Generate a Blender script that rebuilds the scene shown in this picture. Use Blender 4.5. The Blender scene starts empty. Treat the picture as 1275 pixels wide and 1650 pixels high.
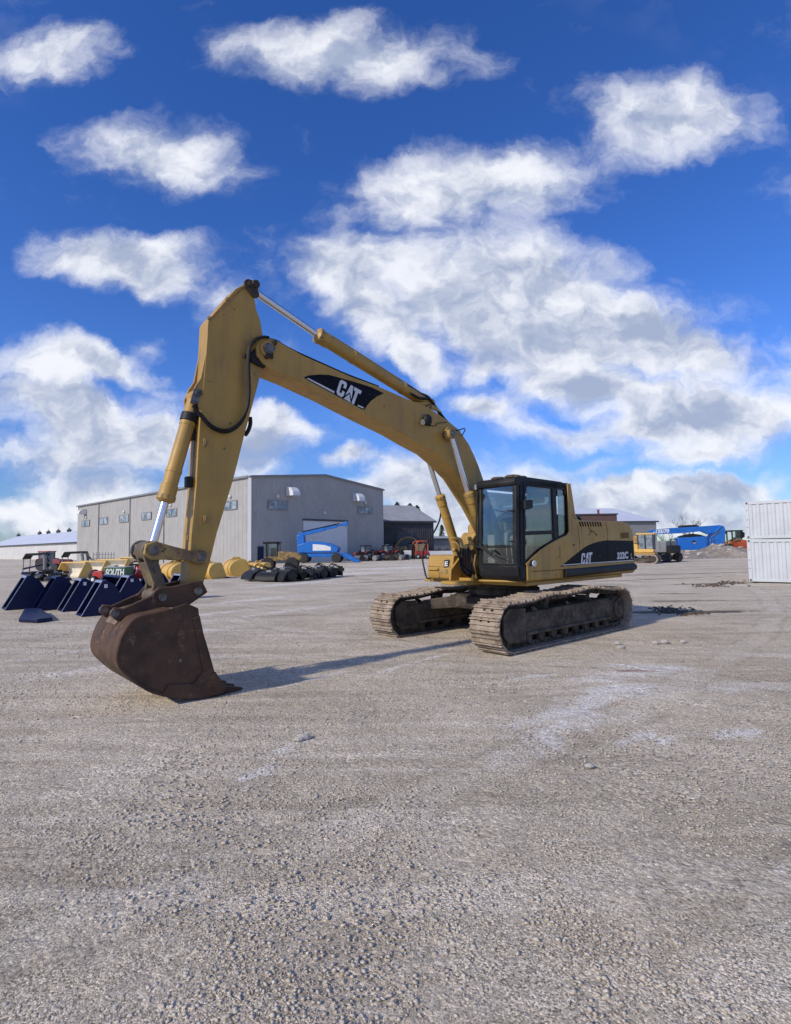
import bpy, math, random
import numpy as np
from math import sin, cos, pi, radians, atan2, sqrt
from mathutils import Vector, Matrix, noise as mnoise

random.seed(7)
scene = bpy.context.scene
COL = scene.collection

# ------------------------------------------------------------------ camera
FPX, PITCH, ROLL, HCAM = 874.26, .06643, .01468, 1.7339
CX, CY, PW, PH = 637.5, 825.0, 1275.0, 1650.0
_fwd = Vector((0, cos(PITCH), sin(PITCH)))
_up0 = Vector((0, -sin(PITCH), cos(PITCH)))
_rt0 = Vector((1, 0, 0))
RT = _rt0 * cos(ROLL) - _up0 * sin(ROLL)
UP = _rt0 * sin(ROLL) + _up0 * cos(ROLL)
CAMP = Vector((0, 0, HCAM))
cam = bpy.data.cameras.new("camera")
cam.sensor_fit = 'HORIZONTAL'
cam.sensor_width = 36.0
cam.lens = FPX / PW * 36.0
cam.clip_start = 0.05
cam.clip_end = 20000
camo = bpy.data.objects.new("camera", cam)
COL.objects.link(camo)
M = Matrix((RT, UP, -_fwd)).transposed().to_4x4()
M.translation = CAMP
camo.matrix_world = M
scene.camera = camo

def ray(x, y):
    return _fwd + RT * ((x - CX) / FPX) + UP * ((CY - y) / FPX)
def G(x, y, z=0.0):                      # survey point on the ground (or height z)
    r = ray(x, y); t = (z - HCAM) / r.z
    return CAMP + r * t
def D(x, y, d):                          # survey point at distance d in front
    r = ray(x, y); return CAMP + r * (d / r.y)

# machine frame
MX, MY, MYAW = 2.19633, 11.22229, .84313
FW = Vector((-sin(MYAW), -cos(MYAW), 0)); LF = Vector((cos(MYAW), -sin(MYAW), 0))
MROT = atan2(FW.y, FW.x)
MC = Vector((MX, MY, 0))
def _loc(p):
    d = p - MC; return Vector((d.dot(FW), d.dot(LF), p.z))
def PM(x, y, v):                         # point of the machine's plane v
    r = ray(x, y); t = (v + (MC - CAMP).dot(LF)) / r.dot(LF)
    return _loc(CAMP + r * t)
def PU(x, y, u):
    r = ray(x, y); t = (u + (MC - CAMP).dot(FW)) / r.dot(FW)
    return _loc(CAMP + r * t)

# ------------------------------------------------------------------ materials
def _new(name):
    m = bpy.data.materials.new(name); m.use_nodes = True
    nt = m.node_tree; b = nt.nodes["Principled BSDF"]
    return m, nt, b
def N(nt, typ, **kw):
    n = nt.nodes.new(typ)
    for k, v in kw.items():
        if k.startswith('i_'):
            n.inputs[k[2:].replace('_', ' ')].default_value = v
        else: setattr(n, k, v)
    return n
def ramp(nt, src, stops):
    r = nt.nodes.new("ShaderNodeValToRGB")
    e = r.color_ramp.elements
    while len(e) < len(stops): e.new(.5)
    for el, (p, c) in zip(e, stops):
        el.position = p; el.color = (*c, 1) if len(c) == 3 else c
    nt.links.new(src, r.inputs[0]); return r.outputs[0]
def tex(nt, scale, detail=5, rough=.6, vec=None, stretch=None, dist=0.0):
    n = nt.nodes.new("ShaderNodeTexNoise")
    n.inputs["Scale"].default_value = scale; n.inputs["Detail"].default_value = detail
    n.inputs["Roughness"].default_value = rough; n.inputs["Distortion"].default_value = dist
    if vec is None:
        vec = nt.nodes.new("ShaderNodeTexCoord").outputs["Object"]
    if stretch:
        mp = nt.nodes.new("ShaderNodeMapping"); mp.inputs["Scale"].default_value = stretch
        nt.links.new(vec, mp.inputs[0]); vec = mp.outputs[0]
    nt.links.new(vec, n.inputs["Vector"])
    return n.outputs["Fac"]
def mixc(nt, fac, a, b):
    n = nt.nodes.new("ShaderNodeMix"); n.data_type = 'RGBA'
    for s, v in ((n.inputs[0], fac), (n.inputs[6], a), (n.inputs[7], b)):
        if hasattr(v, 'links') or hasattr(v, 'is_linked'): nt.links.new(v, s)
        elif isinstance(v, (int, float)): s.default_value = v
        else: s.default_value = (*v, 1)
    return n.outputs[2]
def math_(nt, op, a, b=None, clamp=False):
    n = nt.nodes.new("ShaderNodeMath"); n.operation = op; n.use_clamp = clamp
    for s, v in ((n.inputs[0], a), (n.inputs[1], b)):
        if v is None: continue
        if isinstance(v, (int, float)): s.default_value = v
        else: nt.links.new(v, s)
    return n.outputs[0]

def pbr(name, c, c2=None, scale=3.0, lo=.42, hi=.68, rough=.5, metal=0.0, bump=0.0, bscale=40, c3=None, s3=14, lo3=.6, hi3=.72, stretch=None, spec=.5, grime=None, chips=None, rvar=0.0):
    """painted or worn surface: base colour, a second tone in clouds, and small marks c3"""
    m, nt, b = _new(name)
    col = None
    if c2:
        f = ramp(nt, tex(nt, scale, 6, .65, stretch=stretch), [(lo, (0, 0, 0)), (hi, (1, 1, 1))])
        col = mixc(nt, f, c, c2)
    if c3:
        f = ramp(nt, tex(nt, s3, 4, .7, stretch=stretch), [(lo3, (0, 0, 0)), (hi3, (1, 1, 1))])
        col = mixc(nt, f, col if col else c, c3)
    if grime:                                 # runs of dirt, drawn out downwards
        f = ramp(nt, tex(nt, 1.0, 6, .68, stretch=(7, 7, .9)), [(.46, (0, 0, 0)), (.70, (1, 1, 1))])
        f = math_(nt, 'MULTIPLY', f, ramp(nt, tex(nt, .9, 3, .5), [(.38, (.15, .15, .15)), (.66, (1, 1, 1))]))
        col = mixc(nt, math_(nt, 'MULTIPLY', f, .72), col, grime)
    if chips:                                 # small knocks and scratches down to the primer
        v = nt.nodes.new("ShaderNodeTexVoronoi"); v.inputs["Scale"].default_value = 3.2
        nt.links.new(nt.nodes.new("ShaderNodeTexCoord").outputs["Object"], v.inputs["Vector"])
        f = math_(nt, 'LESS_THAN', math_(nt, 'ADD', v.outputs["Distance"], math_(nt, 'MULTIPLY', tex(nt, 30, 3, .7), .16)), .135)
        g = math_(nt, 'GREATER_THAN', tex(nt, 1.0, 4, .75, stretch=(2.2, 2.2, 26)), .685)
        f = math_(nt, 'MAXIMUM', f, math_(nt, 'MULTIPLY', g, math_(nt, 'GREATER_THAN', tex(nt, 2.2, 2, .5), .56)))
        col = mixc(nt, math_(nt, 'MULTIPLY', f, .8), col, chips)
    b.inputs["Specular IOR Level"].default_value = spec
    if rvar:
        nt.links.new(ramp(nt, tex(nt, 7, 5, .65), [(.3, (rough - rvar,) * 3), (.7, (rough + rvar,) * 3)]), b.inputs["Roughness"])
    if col: nt.links.new(col, b.inputs["Base Color"])
    else: b.inputs["Base Color"].default_value = (*c, 1)
    if not rvar: b.inputs["Roughness"].default_value = rough
    b.inputs["Metallic"].default_value = metal
    if bump:
        bp = nt.nodes.new("ShaderNodeBump"); bp.inputs["Strength"].default_value = bump; bp.inputs["Distance"].default_value = .02
        nt.links.new(tex(nt, bscale, 5, .6), bp.inputs["Height"]); nt.links.new(bp.outputs[0], b.inputs["Normal"])
    return m

def glass(name, tint=(.72, .82, .82), gl=1.0):
    m = bpy.data.materials.new(name); m.use_nodes = True
    nt = m.node_tree; nt.nodes.clear()
    o = nt.nodes.new("ShaderNodeOutputMaterial")
    t = N(nt, "ShaderNodeBsdfTransparent"); t.inputs[0].default_value = (*tint, 1)
    g = N(nt, "ShaderNodeBsdfGlossy"); g.inputs["Roughness"].default_value = .03
    fr = N(nt, "ShaderNodeFresnel"); fr.inputs[0].default_value = 1.55
    f = math_(nt, 'MULTIPLY', fr.outputs[0], 1.6 * gl, True)
    mx = N(nt, "ShaderNodeMixShader")
    nt.links.new(f, mx.inputs[0]); nt.links.new(t.outputs[0], mx.inputs[1]); nt.links.new(g.outputs[0], mx.inputs[2])
    nt.links.new(mx.outputs[0], o.inputs[0])
    return m

MAT = {}
YEL = (.455, .276, .060)
MAT['yellow'] = pbr('worn_yellow_paint', YEL, (.35, .215, .055), 1.3, .35, .75, .5, 0, .06, 60, (.20, .12, .05), 9, .66, .76, spec=.4, grime=(.15, .105, .06), chips=(.10, .06, .035), rvar=.12)
MAT['yellow_rust'] = pbr('rubbed_yellow_paint', (.36, .24, .08), (.16, .10, .05), 5, .42, .62, .6, 0, .12, 60, (.05, .035, .025), 16, .55, .68)
MAT['rust'] = pbr('brown_rusty_steel', (.118, .064, .038), (.055, .034, .024), 3.2, .36, .64, .72, 0, .45, 45, (.22, .135, .08), 6, .58, .74, spec=.3, grime=(.035, .024, .018), chips=(.24, .20, .17))
MAT['rust_bright'] = pbr('dusty_worn_steel', (.26, .18, .125), (.14, .09, .06), 5, .4, .65, .6, .3, .25, 50)
MAT['pin'] = pbr('greasy_steel_pin', (.20, .185, .17), (.07, .06, .05), 14, .4, .65, .45, .7)
MAT['dark_steel'] = pbr('grimy_dark_steel', (.050, .043, .036), (.155, .125, .097), 3.2, .42, .72, .85, 0, .4, 40, (.21, .175, .14), 13, .60, .74, spec=.2)
MAT['mud_steel'] = pbr('muddy_track_shoe', (.37, .30, .225), (.20, .15, .105), 5, .42, .66, .8, .05, .6, 35, (.50, .45, .39), 18, .56, .68)
MAT['black'] = pbr('dusty_black_paint', (.013, .014, .016), (.042, .038, .033), 3, .5, .8, .55, 0, .08, 50, spec=.28)
MAT['slot'] = pbr('black_void', (.004, .004, .004), None, rough=.9, spec=.05)
MAT['rubber'] = pbr('black_rubber', (.018, .018, .019), (.05, .048, .045), 8, .5, .75, .7)
MAT['hose'] = pbr('hose_rubber', (.011, .011, .013), (.03, .028, .026), 6, .5, .75, .6, spec=.25)
MAT['chrome'] = pbr('polished_chrome_rod', (.70, .72, .75), None, rough=.28, metal=.95)
MAT['decal_black'] = pbr('scratched_black_film', (.007, .008, .012), (.016, .017, .022), 6, .45, .7, .5, 0, .05, 30, (.20, .25, .27), 7.0, .685, .70, stretch=(1, 1, 6), spec=.07)
MAT['decal_white'] = pbr('faded_white_film', (.66, .67, .68), (.50, .50, .50), 9, .45, .75, .5)
MAT['glass'] = glass('cab_glass', (.93, .97, .96), .55)
MAT['glass_far'] = pbr('window_glass_painted_reflection', (.09, .12, .15), (.42, .46, .50), .8, .4, .62, .12, 0)  # pale clouds in the base colour stand in for reflections on the panes
MAT['interior'] = pbr('cab_interior_plastic', (.17, .17, .165), (.11, .11, .11), 6, rough=.75)
MAT['lens'] = pbr('lamp_lens', (.26, .26, .25), None, rough=.15)
MAT['red'] = pbr('red_paint', (.42, .035, .03), (.24, .025, .022), 3, .4, .7, .4)
MAT['dark_red'] = pbr('faded_red_paint', (.26, .045, .045), (.13, .03, .03), 3, .4, .7, .5)
MAT['orange'] = pbr('orange_paint', (.55, .10, .03), (.33, .07, .03), 3, .4, .7, .45)
MAT['orange_brown'] = pbr('faded_orange_paint', (.34, .15, .06), (.16, .08, .045), 4, .4, .7, .6)
MAT['blue'] = pbr('bright_blue_paint', (.012, .15, .52), (.012, .10, .38), 2, .4, .8, .38)
MAT['navy'] = pbr('navy_blue_paint', (.0035, .009, .06), (.006, .009, .03), 2.5, .4, .8, .45, 0, .05, 30, (.06, .06, .065), 9, .64, .72, spec=.28, chips=(.16, .16, .17))
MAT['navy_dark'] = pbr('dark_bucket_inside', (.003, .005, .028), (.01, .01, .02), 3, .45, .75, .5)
MAT['bare_edge'] = pbr('ground_steel_edge', (.36, .39, .48), (.22, .24, .32), 8, .4, .7, .4, .4)
MAT['white'] = pbr('white_paint', (.72, .73, .73), (.60, .60, .59), 2.5, .45, .8, .5)
MAT['cream_yellow'] = pbr('bright_yellow_paint', (.66, .42, .10), (.56, .34, .07), 1.2, .4, .75, .4)
MAT['greasy'] = pbr('greasy_worn_link', (.17, .125, .06), (.075, .06, .045), 4, .40, .62, .6, 0, .2, 50, (.035, .03, .026), 13, .56, .68)
MAT['cream_floor'] = pbr('painted_sunlit_floor', (.72, .68, .58), (.62, .55, .42), 2, .4, .75, .5)  # cream tone paints sunlight into the colour of the yellow buckets' insides
MAT['grey'] = pbr('grey_panel_paint', (.22, .23, .24), (.16, .165, .17), 2, .4, .75, .5)
MAT['light_grey'] = pbr('light_grey_paint', (.42, .43, .44), (.32, .33, .34), 2, .4, .75, .5)
MAT['green'] = pbr('green_paint', (.015, .13, .065), (.012, .08, .045), 3, .4, .75, .5)
MAT['tan'] = pbr('tan_steel', (.28, .22, .13), (.16, .12, .08), 4, .4, .7, .6)
MAT['brown_shed'] = pbr('brown_cladding', (.10, .055, .05), (.075, .042, .04), 1.5, .4, .75, .7)
MAT['steel_wall'] = pbr('pale_grey_wall_sheet', (.40, .392, .372), (.335, .328, .312), .35, .35, .75, .55, spec=.3, grime=(.25, .24, .22))
MAT['steel_roof'] = pbr('grey_roof_sheet', (.33, .345, .37), (.27, .285, .31), .4, .4, .75, .5)
MAT['dark_barn'] = pbr('dark_barn_boards', (.075, .075, .08), (.045, .045, .05), .8, .4, .7, .8)
MAT['barn_roof'] = pbr('weathered_grey_shingle', (.34, .345, .355), (.25, .255, .265), .6, .4, .7, .7)
MAT['white_wall'] = pbr('off_white_wall', (.56, .56, .54), (.48, .48, .47), .5, .4, .7, .7)
MAT['snow_roof'] = pbr('frosty_roof', (.62, .66, .74), (.50, .54, .62), .3, .35, .75, .6)
MAT['trim_dark'] = pbr('dark_trim', (.05, .055, .06), None, rough=.5)
MAT['trim_light'] = pbr('light_trim', (.60, .62, .63), None, rough=.5)
MAT['bark'] = pbr('bare_bark', (.10, .085, .075), (.06, .05, .045), 3, rough=.9)
MAT['conifer'] = pbr('conifer_needles', (.018, .035, .028), (.03, .045, .03), 2, rough=.9)
MAT['berm'] = pbr('gravel_heap_earth', (.20, .165, .13), (.30, .265, .22), .9, .38, .62, .95, 0, .6, 6, (.42, .39, .34), 2.6, .58, .66)
MAT['stone'] = pbr('pale_field_stone', (.46, .43, .38), (.33, .31, .28), 4, rough=.9)
MAT['pebble'] = pbr('mixed_gravel_pebble', (.54, .485, .40), (.33, .29, .235), 45, .44, .64, .9, 0, 0, 40, (.74, .70, .63), 38, .60, .66)
MAT['mud'] = pbr('dark_mud', (.085, .065, .05), (.14, .11, .085), 6, .4, .7, .95, 0, .6, 25)
MAT['box_white'] = pbr('white_container_paint', (.52, .55, .57), (.44, .46, .48), 1.2, .4, .75, .5, 0, 0, 40, (.30, .24, .2), 6, .72, .76)

# ------------------------------------------------------------------ mesh builder
class MB:
    def __init__(s): s.v = []; s.f = []
    def add(s, vs, fs):
        o = len(s.v); s.v += [tuple(v) for v in vs]; s.f += [tuple(i + o for i in f) for f in fs]; return s
    def box(s, c, d, R=None):
        hx, hy, hz = d[0] / 2, d[1] / 2, d[2] / 2
        vs = [Vector((x, y, z)) for x in (-hx, hx) for y in (-hy, hy) for z in (-hz, hz)]
        if R is not None: vs = [R @ v for v in vs]
        vs = [v + Vector(c) for v in vs]
        return s.add(vs, [(0, 1, 3, 2), (4, 6, 7, 5), (0, 4, 5, 1), (2, 3, 7, 6), (0, 2, 6, 4), (1, 5, 7, 3)])
    def bb(s, a, b): 
        return s.box([(a[i] + b[i]) / 2 for i in range(3)], [abs(b[i] - a[i]) for i in range(3)])
    def loft(s, rings, cap=True, closed=True):
        n = len(rings[0]); vs = [p for r in rings for p in r]; fs = []
        for k in range(len(rings) - 1):
            for i in range(n if closed else n - 1):
                j = (i + 1) % n
                fs.append((k * n + i, k * n + j, (k + 1) * n + j, (k + 1) * n + i))
        if cap:
            fs.append(tuple(range(n))[::-1]); fs.append(tuple((len(rings) - 1) * n + i for i in range(n)))
        return s.add(vs, fs)
    def prism(s, poly, a, b, ax='y'):
        """poly of (p,q) pairs extruded along an axis from a to b"""
        def P(p, q, t): return {'y': (p, t, q), 'x': (t, p, q), 'z': (p, q, t)}[ax]
        return s.loft([[P(p, q, a) for p, q in poly], [P(p, q, b) for p, q in poly]])
    def cyl(s, a, b, r0, r1=None, n=16):
        a, b = Vector(a), Vector(b); r1 = r0 if r1 is None else r1
        d = (b - a).normalized(); t = d.orthogonal().normalized(); w = d.cross(t)
        R = [[p + (t * cos(2 * pi * i / n) + w * sin(2 * pi * i / n)) * r for i in range(n)] for p, r in ((a, r0), (b, r1))]
        return s.loft(R)
    def lathe(s, a, b, prof, n=20):
        """prof: list of (t along a-b in metres, radius)"""
        a, b = Vector(a), Vector(b); d = (b - a).normalized(); t = d.orthogonal().normalized(); w = d.cross(t)
        return s.loft([[a + d * h + (t * cos(2 * pi * i / n) + w * sin(2 * pi * i / n)) * r for i in range(n)] for h, r in prof])
    def tube(s, pts, r, n=8, smooth=6):
        pts = [Vector(p) for p in pts]
        if smooth and len(pts) > 2: pts = catmull(pts, smooth)
        rings = []; t = None
        for i, p in enumerate(pts):
            d = (pts[min(i + 1, len(pts) - 1)] - pts[max(i - 1, 0)]).normalized()
            t = d.orthogonal().normalized() if t is None else (t - d * t.dot(d)).normalized()
            w = d.cross(t)
            rr = r[i * len(r) // len(pts)] if isinstance(r, list) else r
            rings.append([p + (t * cos(2 * pi * k / n) + w * sin(2 * pi * k / n)) * rr for k in range(n)])
        return s.loft(rings)
    def ball(s, c, r, nu=10, nv=6, sc=(1, 1, 1)):
        c = Vector(c); rings = []
        for j in range(1, nv):
            a = pi * j / nv
            rings.append([c + Vector((sin(a) * cos(2 * pi * i / nu) * sc[0], sin(a) * sin(2 * pi * i / nu) * sc[1], cos(a) * sc[2])) * r for i in range(nu)])
        return s.loft(rings)
    def quadpanel(s, pts, th, nrm):
        n = Vector(nrm).normalized() * th
        return s.loft([[Vector(p) - n for p in pts], [Vector(p) for p in pts]])
    def xf(s, M):
        s.v = [tuple(M @ Vector(v)) for v in s.v]; return s
    def build(s, name, m, parent=None, smooth=30, bevel=0, label=None, seg=2):
        me = bpy.data.meshes.new(name); me.from_pydata(s.v, [], s.f); me.validate()
        me.materials.append(MAT[m] if isinstance(m, str) else m)
        import bmesh
        bm = bmesh.new(); bm.from_mesh(me); bmesh.ops.recalc_face_normals(bm, faces=bm.faces); bm.to_mesh(me); bm.free()
        o = bpy.data.objects.new(name, me); COL.objects.link(o)
        if parent is not None: o.parent = parent
        if bevel:
            b = o.modifiers.new("edge", 'BEVEL'); b.width = bevel; b.segments = seg; b.limit_method = 'ANGLE'; b.angle_limit = radians(35)
            b.use_clamp_overlap = True
        if smooth:
            me.polygons.foreach_set("use_smooth", [True] * len(me.polygons))
            me.set_sharp_from_angle(angle=radians(smooth if not bevel else 50))
        if label: o['label'] = label
        return o
    def split(s, name, m, parent, **k):
        """every loose piece becomes a part of its own"""
        n = len(s.v); up = list(range(n))
        def find(a):
            while up[a] != a: up[a] = up[up[a]]; a = up[a]
            return a
        for f in s.f:
            for i in f[1:]: up[find(i)] = find(f[0])
        grp = {}
        for f in s.f: grp.setdefault(find(f[0]), []).append(f)
        outs = []
        for fs in grp.values():
            ids = sorted({i for f in fs for i in f}); mp = {j: i for i, j in enumerate(ids)}
            q = MB(); q.v = [s.v[j] for j in ids]; q.f = [tuple(mp[i] for i in f) for f in fs]; outs.append(q.build(name, m, parent, **k))
        return outs

def catmull(p, k):
    out = []
    for i in range(len(p) - 1):
        a, b, c, d = p[max(i - 1, 0)], p[i], p[i + 1], p[min(i + 2, len(p) - 1)]
        for j in range(k):
            t = j / k
            out.append(.5 * ((2 * b) + (c - a) * t + (2 * a - 5 * b + 4 * c - d) * t * t + (3 * b - a - 3 * c + d) * t ** 3))
    out.append(p[-1]); return out

def thing(name, label, cat, loc=(0, 0, 0), rz=0.0, group=None):
    o = bpy.data.objects.new(name, None); COL.objects.link(o)
    o.location = loc; o.rotation_euler = (0, 0, rz); o.empty_display_size = .3
    return tag(o, label, cat, group)
def tag(o, label=None, cat=None, group=None, kind=None):
    if label: o['label'] = label
    if cat: o['category'] = cat
    if group: o['group'] = group
    if kind: o['kind'] = kind
    return o
def dup(root, loc, rz, label=None):
    r = root.copy(); COL.objects.link(r); r.location = loc; r.rotation_euler = (0, 0, rz)
    if label: r['label'] = label
    for ch in root.children:
        c = ch.copy(); COL.objects.link(c); c.parent = r
        for g in ch.children:
            d = g.copy(); COL.objects.link(d); d.parent = c
    return r

def text_mesh(name, body, quad, m, parent, bold=.02, shear=0.0, off=(0, 0, 0)):
    """lettering laid on the quad BL, BR, TR, TL (3-D points of its surface)"""
    cu = bpy.data.curves.new(name, 'FONT'); cu.body = body; cu.size = 1; cu.offset = bold; cu.shear = shear; cu.resolution_u = 3
    to = bpy.data.objects.new(name + "_curve", cu); COL.objects.link(to)
    dg = bpy.context.evaluated_depsgraph_get()
    me = bpy.data.meshes.new_from_object(to.evaluated_get(dg)); me.name = name
    bpy.data.objects.remove(to); bpy.data.curves.remove(cu)
    xs = [v.co.x for v in me.vertices]; ys = [v.co.y for v in me.vertices]
    x0, x1, y0, y1 = min(xs), max(xs), min(ys), max(ys)
    BL, BR, TR, TL = [Vector(q) for q in quad]; off = Vector(off)
    for v in me.vertices:
        s, t = (v.co.x - x0) / (x1 - x0), (v.co.y - y0) / (y1 - y0)
        v.co = (BL * (1 - s) + BR * s) * (1 - t) + (TL * (1 - s) + TR * s) * t + off
    me.materials.clear(); me.materials.append(MAT[m])
    o = bpy.data.objects.new(name, me); COL.objects.link(o); o.parent = parent
    return o
LOGO = [[(.12, 0), (0, .13), (0, .87), (.12, 1), (.50, 1), (.60, .87), (.60, .60), (.39, .60), (.39, .80), (.21, .80), (.21, .20), (.39, .20), (.39, .40), (.60, .40), (.60, .13), (.50, 0)],
        [(.87, 1), (1.09, 1), (1.16, .66), (1.26, .22), (.98, .56), (.70, .22), (.80, .66)],
        [(.67, 0), (.98, .44), (1.29, 0)],
        [(1.17, 1), (1.80, 1), (1.80, .78), (1.58, .78), (1.58, 0), (1.36, 0), (1.36, .78), (1.22, .78)]]
def logo_mesh(name, quad, m, parent, off):
    mb = MB(); BL, BR, TR, TL = [Vector(q) for q in quad]; off = Vector(off)
    for poly in LOGO:
        P = []
        for x, y in poly:
            s = x / 1.8
            P.append((BL * (1 - s) + BR * s) * (1 - y) + (TL * (1 - s) + TR * s) * y + off)
        n = len(P); mb.add(P, [tuple(range(n))])
    return mb.build(name, m, parent, smooth=0)
# ------------------------------------------------------------------ light, sky
SUN_EL = radians(31); SUN_AZ = Vector((-.775, -.632)).normalized()
SDIR = Vector((SUN_AZ.x * cos(SUN_EL), SUN_AZ.y * cos(SUN_EL), sin(SUN_EL)))
sl = bpy.data.lights.new("sun", 'SUN'); sl.energy = 3.6; sl.angle = radians(2.0); sl.color = (1, .90, .76)
so = bpy.data.objects.new("sun", sl); COL.objects.link(so); so.location = SDIR * 60
so.rotation_euler = SDIR.to_track_quat('Z', 'Y').to_euler()

W = bpy.data.worlds.new("World"); scene.world = W; W.use_nodes = True
nt = W.node_tree; nt.nodes.clear()
out = N(nt, "ShaderNodeOutputWorld"); bg = N(nt, "ShaderNodeBackground"); bg.inputs[1].default_value = .1
nt.links.new(bg.outputs[0], out.inputs[0])
sky = N(nt, "ShaderNodeTexSky"); sky.sky_type = 'NISHITA'; sky.sun_disc = False
sky.sun_elevation = SUN_EL; sky.sun_rotation = atan2(SUN_AZ.x, SUN_AZ.y)
sky.altitude = 200; sky.air_density = 1.0; sky.dust_density = .05; sky.ozone_density = 2.2
tc = N(nt, "ShaderNodeTexCoord"); sep = N(nt, "ShaderNodeSeparateXYZ"); nt.links.new(tc.outputs["Generated"], sep.inputs[0])
X, Y, Z = sep.outputs
ay = math_(nt, 'MAXIMUM', math_(nt, 'ABSOLUTE', Y), .06)
tx = math_(nt, 'DIVIDE', X, ay); tz = math_(nt, 'DIVIDE', Z, ay)
cmb = N(nt, "ShaderNodeCombineXYZ"); nt.links.new(tx, cmb.inputs[0]); nt.links.new(tz, cmb.inputs[1])
nt.links.new(math_(nt, 'SIGN', Y), cmb.inputs[2])
tv = cmb.outputs[0]
# wind-torn edges: bend the coordinates with a slow noise before anything else
wn = N(nt, "ShaderNodeTexNoise"); wn.inputs["Scale"].default_value = 6.5; wn.inputs["Detail"].default_value = 6; wn.inputs["Roughness"].default_value = .6
nt.links.new(tv, wn.inputs["Vector"])
sub = N(nt, "ShaderNodeVectorMath", operation='SUBTRACT'); nt.links.new(wn.outputs["Color"], sub.inputs[0]); sub.inputs[1].default_value = (.5, .5, .5)
scl = N(nt, "ShaderNodeVectorMath", operation='MULTIPLY'); nt.links.new(sub.outputs[0], scl.inputs[0]); scl.inputs[1].default_value = (.17, .12, 0)
addv = N(nt, "ShaderNodeVectorMath", operation='ADD'); nt.links.new(tv, addv.inputs[0]); nt.links.new(scl.outputs[0], addv.inputs[1])
wv = addv.outputs[0]
CL = [  # direction of each cloud bank (survey x, y), half sizes, density, tilt in degrees
 (165, 418, 150, 50, 1.15, -8), (250, 455, 62, 44, .8, -20), (345, 482, 40, 46, .62, -35), (225, 395, 120, 30, .7, 0),
 (115, 572, 110, 40, 1.15, -10), (195, 598, 75, 24, .8, -14), (240, 562, 42, 24, .55, -20),
 (95, 650, 110, 55, 1.0, -14), (190, 692, 130, 50, 1.1, -10), (110, 735, 150, 48, 1.0, 0), (255, 715, 80, 34, .9, 0), (160, 790, 150, 34, .85, 0), (255, 640, 60, 26, .45, -20),
 (425, 712, 78, 58, 1.1, 0), (440, 670, 60, 30, .7, 0), (560, 732, 52, 20, 1.0, 0), (500, 690, 50, 18, .45, -10), (370, 760, 90, 30, .8, 0),
 (570, 440, 110, 56, .85, -12), (530, 410, 80, 44, .6, 0), (590, 500, 80, 52, .75, -30), (650, 545, 80, 50, .9, -35), (680, 590, 50, 34, .8, -40), (690, 480, 70, 40, .5, 0), (640, 415, 80, 34, .7, 0),
 (830, 440, 150, 78, 1.25, 0), (900, 500, 140, 62, 1.25, -10), (780, 500, 120, 60, 1.1, -10), (1020, 525, 120, 58, 1.2, -12), (1110, 575, 120, 44, 1.2, -10), (900, 580, 130, 52, 1.1, 0), (780, 560, 60, 50, .75, -30), (960, 630, 110, 38, .95, 0), (770, 600, 60, 24, .6, 0), (1000, 440, 55, 34, .6, -20),
 (800, 657, 90, 30, 1.1, -4), (860, 690, 70, 20, .55, 0),
 (1120, 660, 150, 44, 1.2, 0), (1180, 690, 110, 50, 1.1, 0), (1040, 690, 90, 34, .9, 0), (930, 705, 70, 24, .8, 0), (1110, 735, 120, 22, .75, 0), (960, 750, 70, 16, .6, 0),
 (675, 765, 78, 46, 1.15, 0), (735, 800, 90, 44, .9, 0), (610, 800, 80, 28, .7, 0), (520, 790, 90, 22, .7, 0),
 (1080, 800, 190, 32, 1.1, 0), (960, 815, 130, 32, 1.0, 0), (1190, 780, 80, 22, .8, 0), (1050, 775, 120, 16, .8, 0), (880, 770, 80, 26, .7, 0),
 (60, 830, 180, 30, .9, 0), (1150, 832, 170, 24, .8, 0), (1000, 846, 170, 22, .7, 0), (720, 838, 120, 26, .7, 0), (200, 842, 200, 22, .6, 0), (640, 858, 900, 22, .72, 0),
 (100, 720, 240, 120, .16, -10), (1120, 620, 260, 150, .28, 0), (640, 800, 330, 90, .25, 0), (380, 560, 120, 60, .22, -30), (300, 420, 200, 60, .25, -10), (700, 480, 260, 140, .3, -20), (260, 250, 170, 70, 1.0, -10), (760, 300, 260, 80, 1.1, 5), (1080, 190, 190, 80, 1.0, 0), (560, 90, 260, 70, 1.0, 0), (90, 90, 120, 60, .9, 0), (1500, 600, 260, 90, 1.1, 0), (-200, 620, 260, 90, 1.1, 0), (1450, 300, 200, 120, 1.0, 0), (-150, 300, 150, 90, .9, 0)]
acc = None
for px, py, rx, ry, k, tilt in CL:
    r = ray(px, py); c = (r.x / r.y, r.z / r.y)
    mp = N(nt, "ShaderNodeMapping", vector_type='TEXTURE')
    mp.inputs["Location"].default_value = (c[0], c[1], 1); mp.inputs["Rotation"].default_value = (0, 0, radians(tilt))
    mp.inputs["Scale"].default_value = (rx * 1.25 / FPX, ry * 1.3 / FPX, 4)
    nt.links.new(wv, mp.inputs[0])
    g = N(nt, "ShaderNodeTexGradient", gradient_type='SPHERICAL'); nt.links.new(mp.outputs[0], g.inputs[0])
    v = math_(nt, 'MULTIPLY', g.outputs["Fac"], k)
    acc = v if acc is None else math_(nt, 'ADD', acc, math_(nt, 'MULTIPLY', v, math_(nt, 'SUBTRACT', 1.0, math_(nt, 'MULTIPLY', acc, .6, True))))
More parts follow.
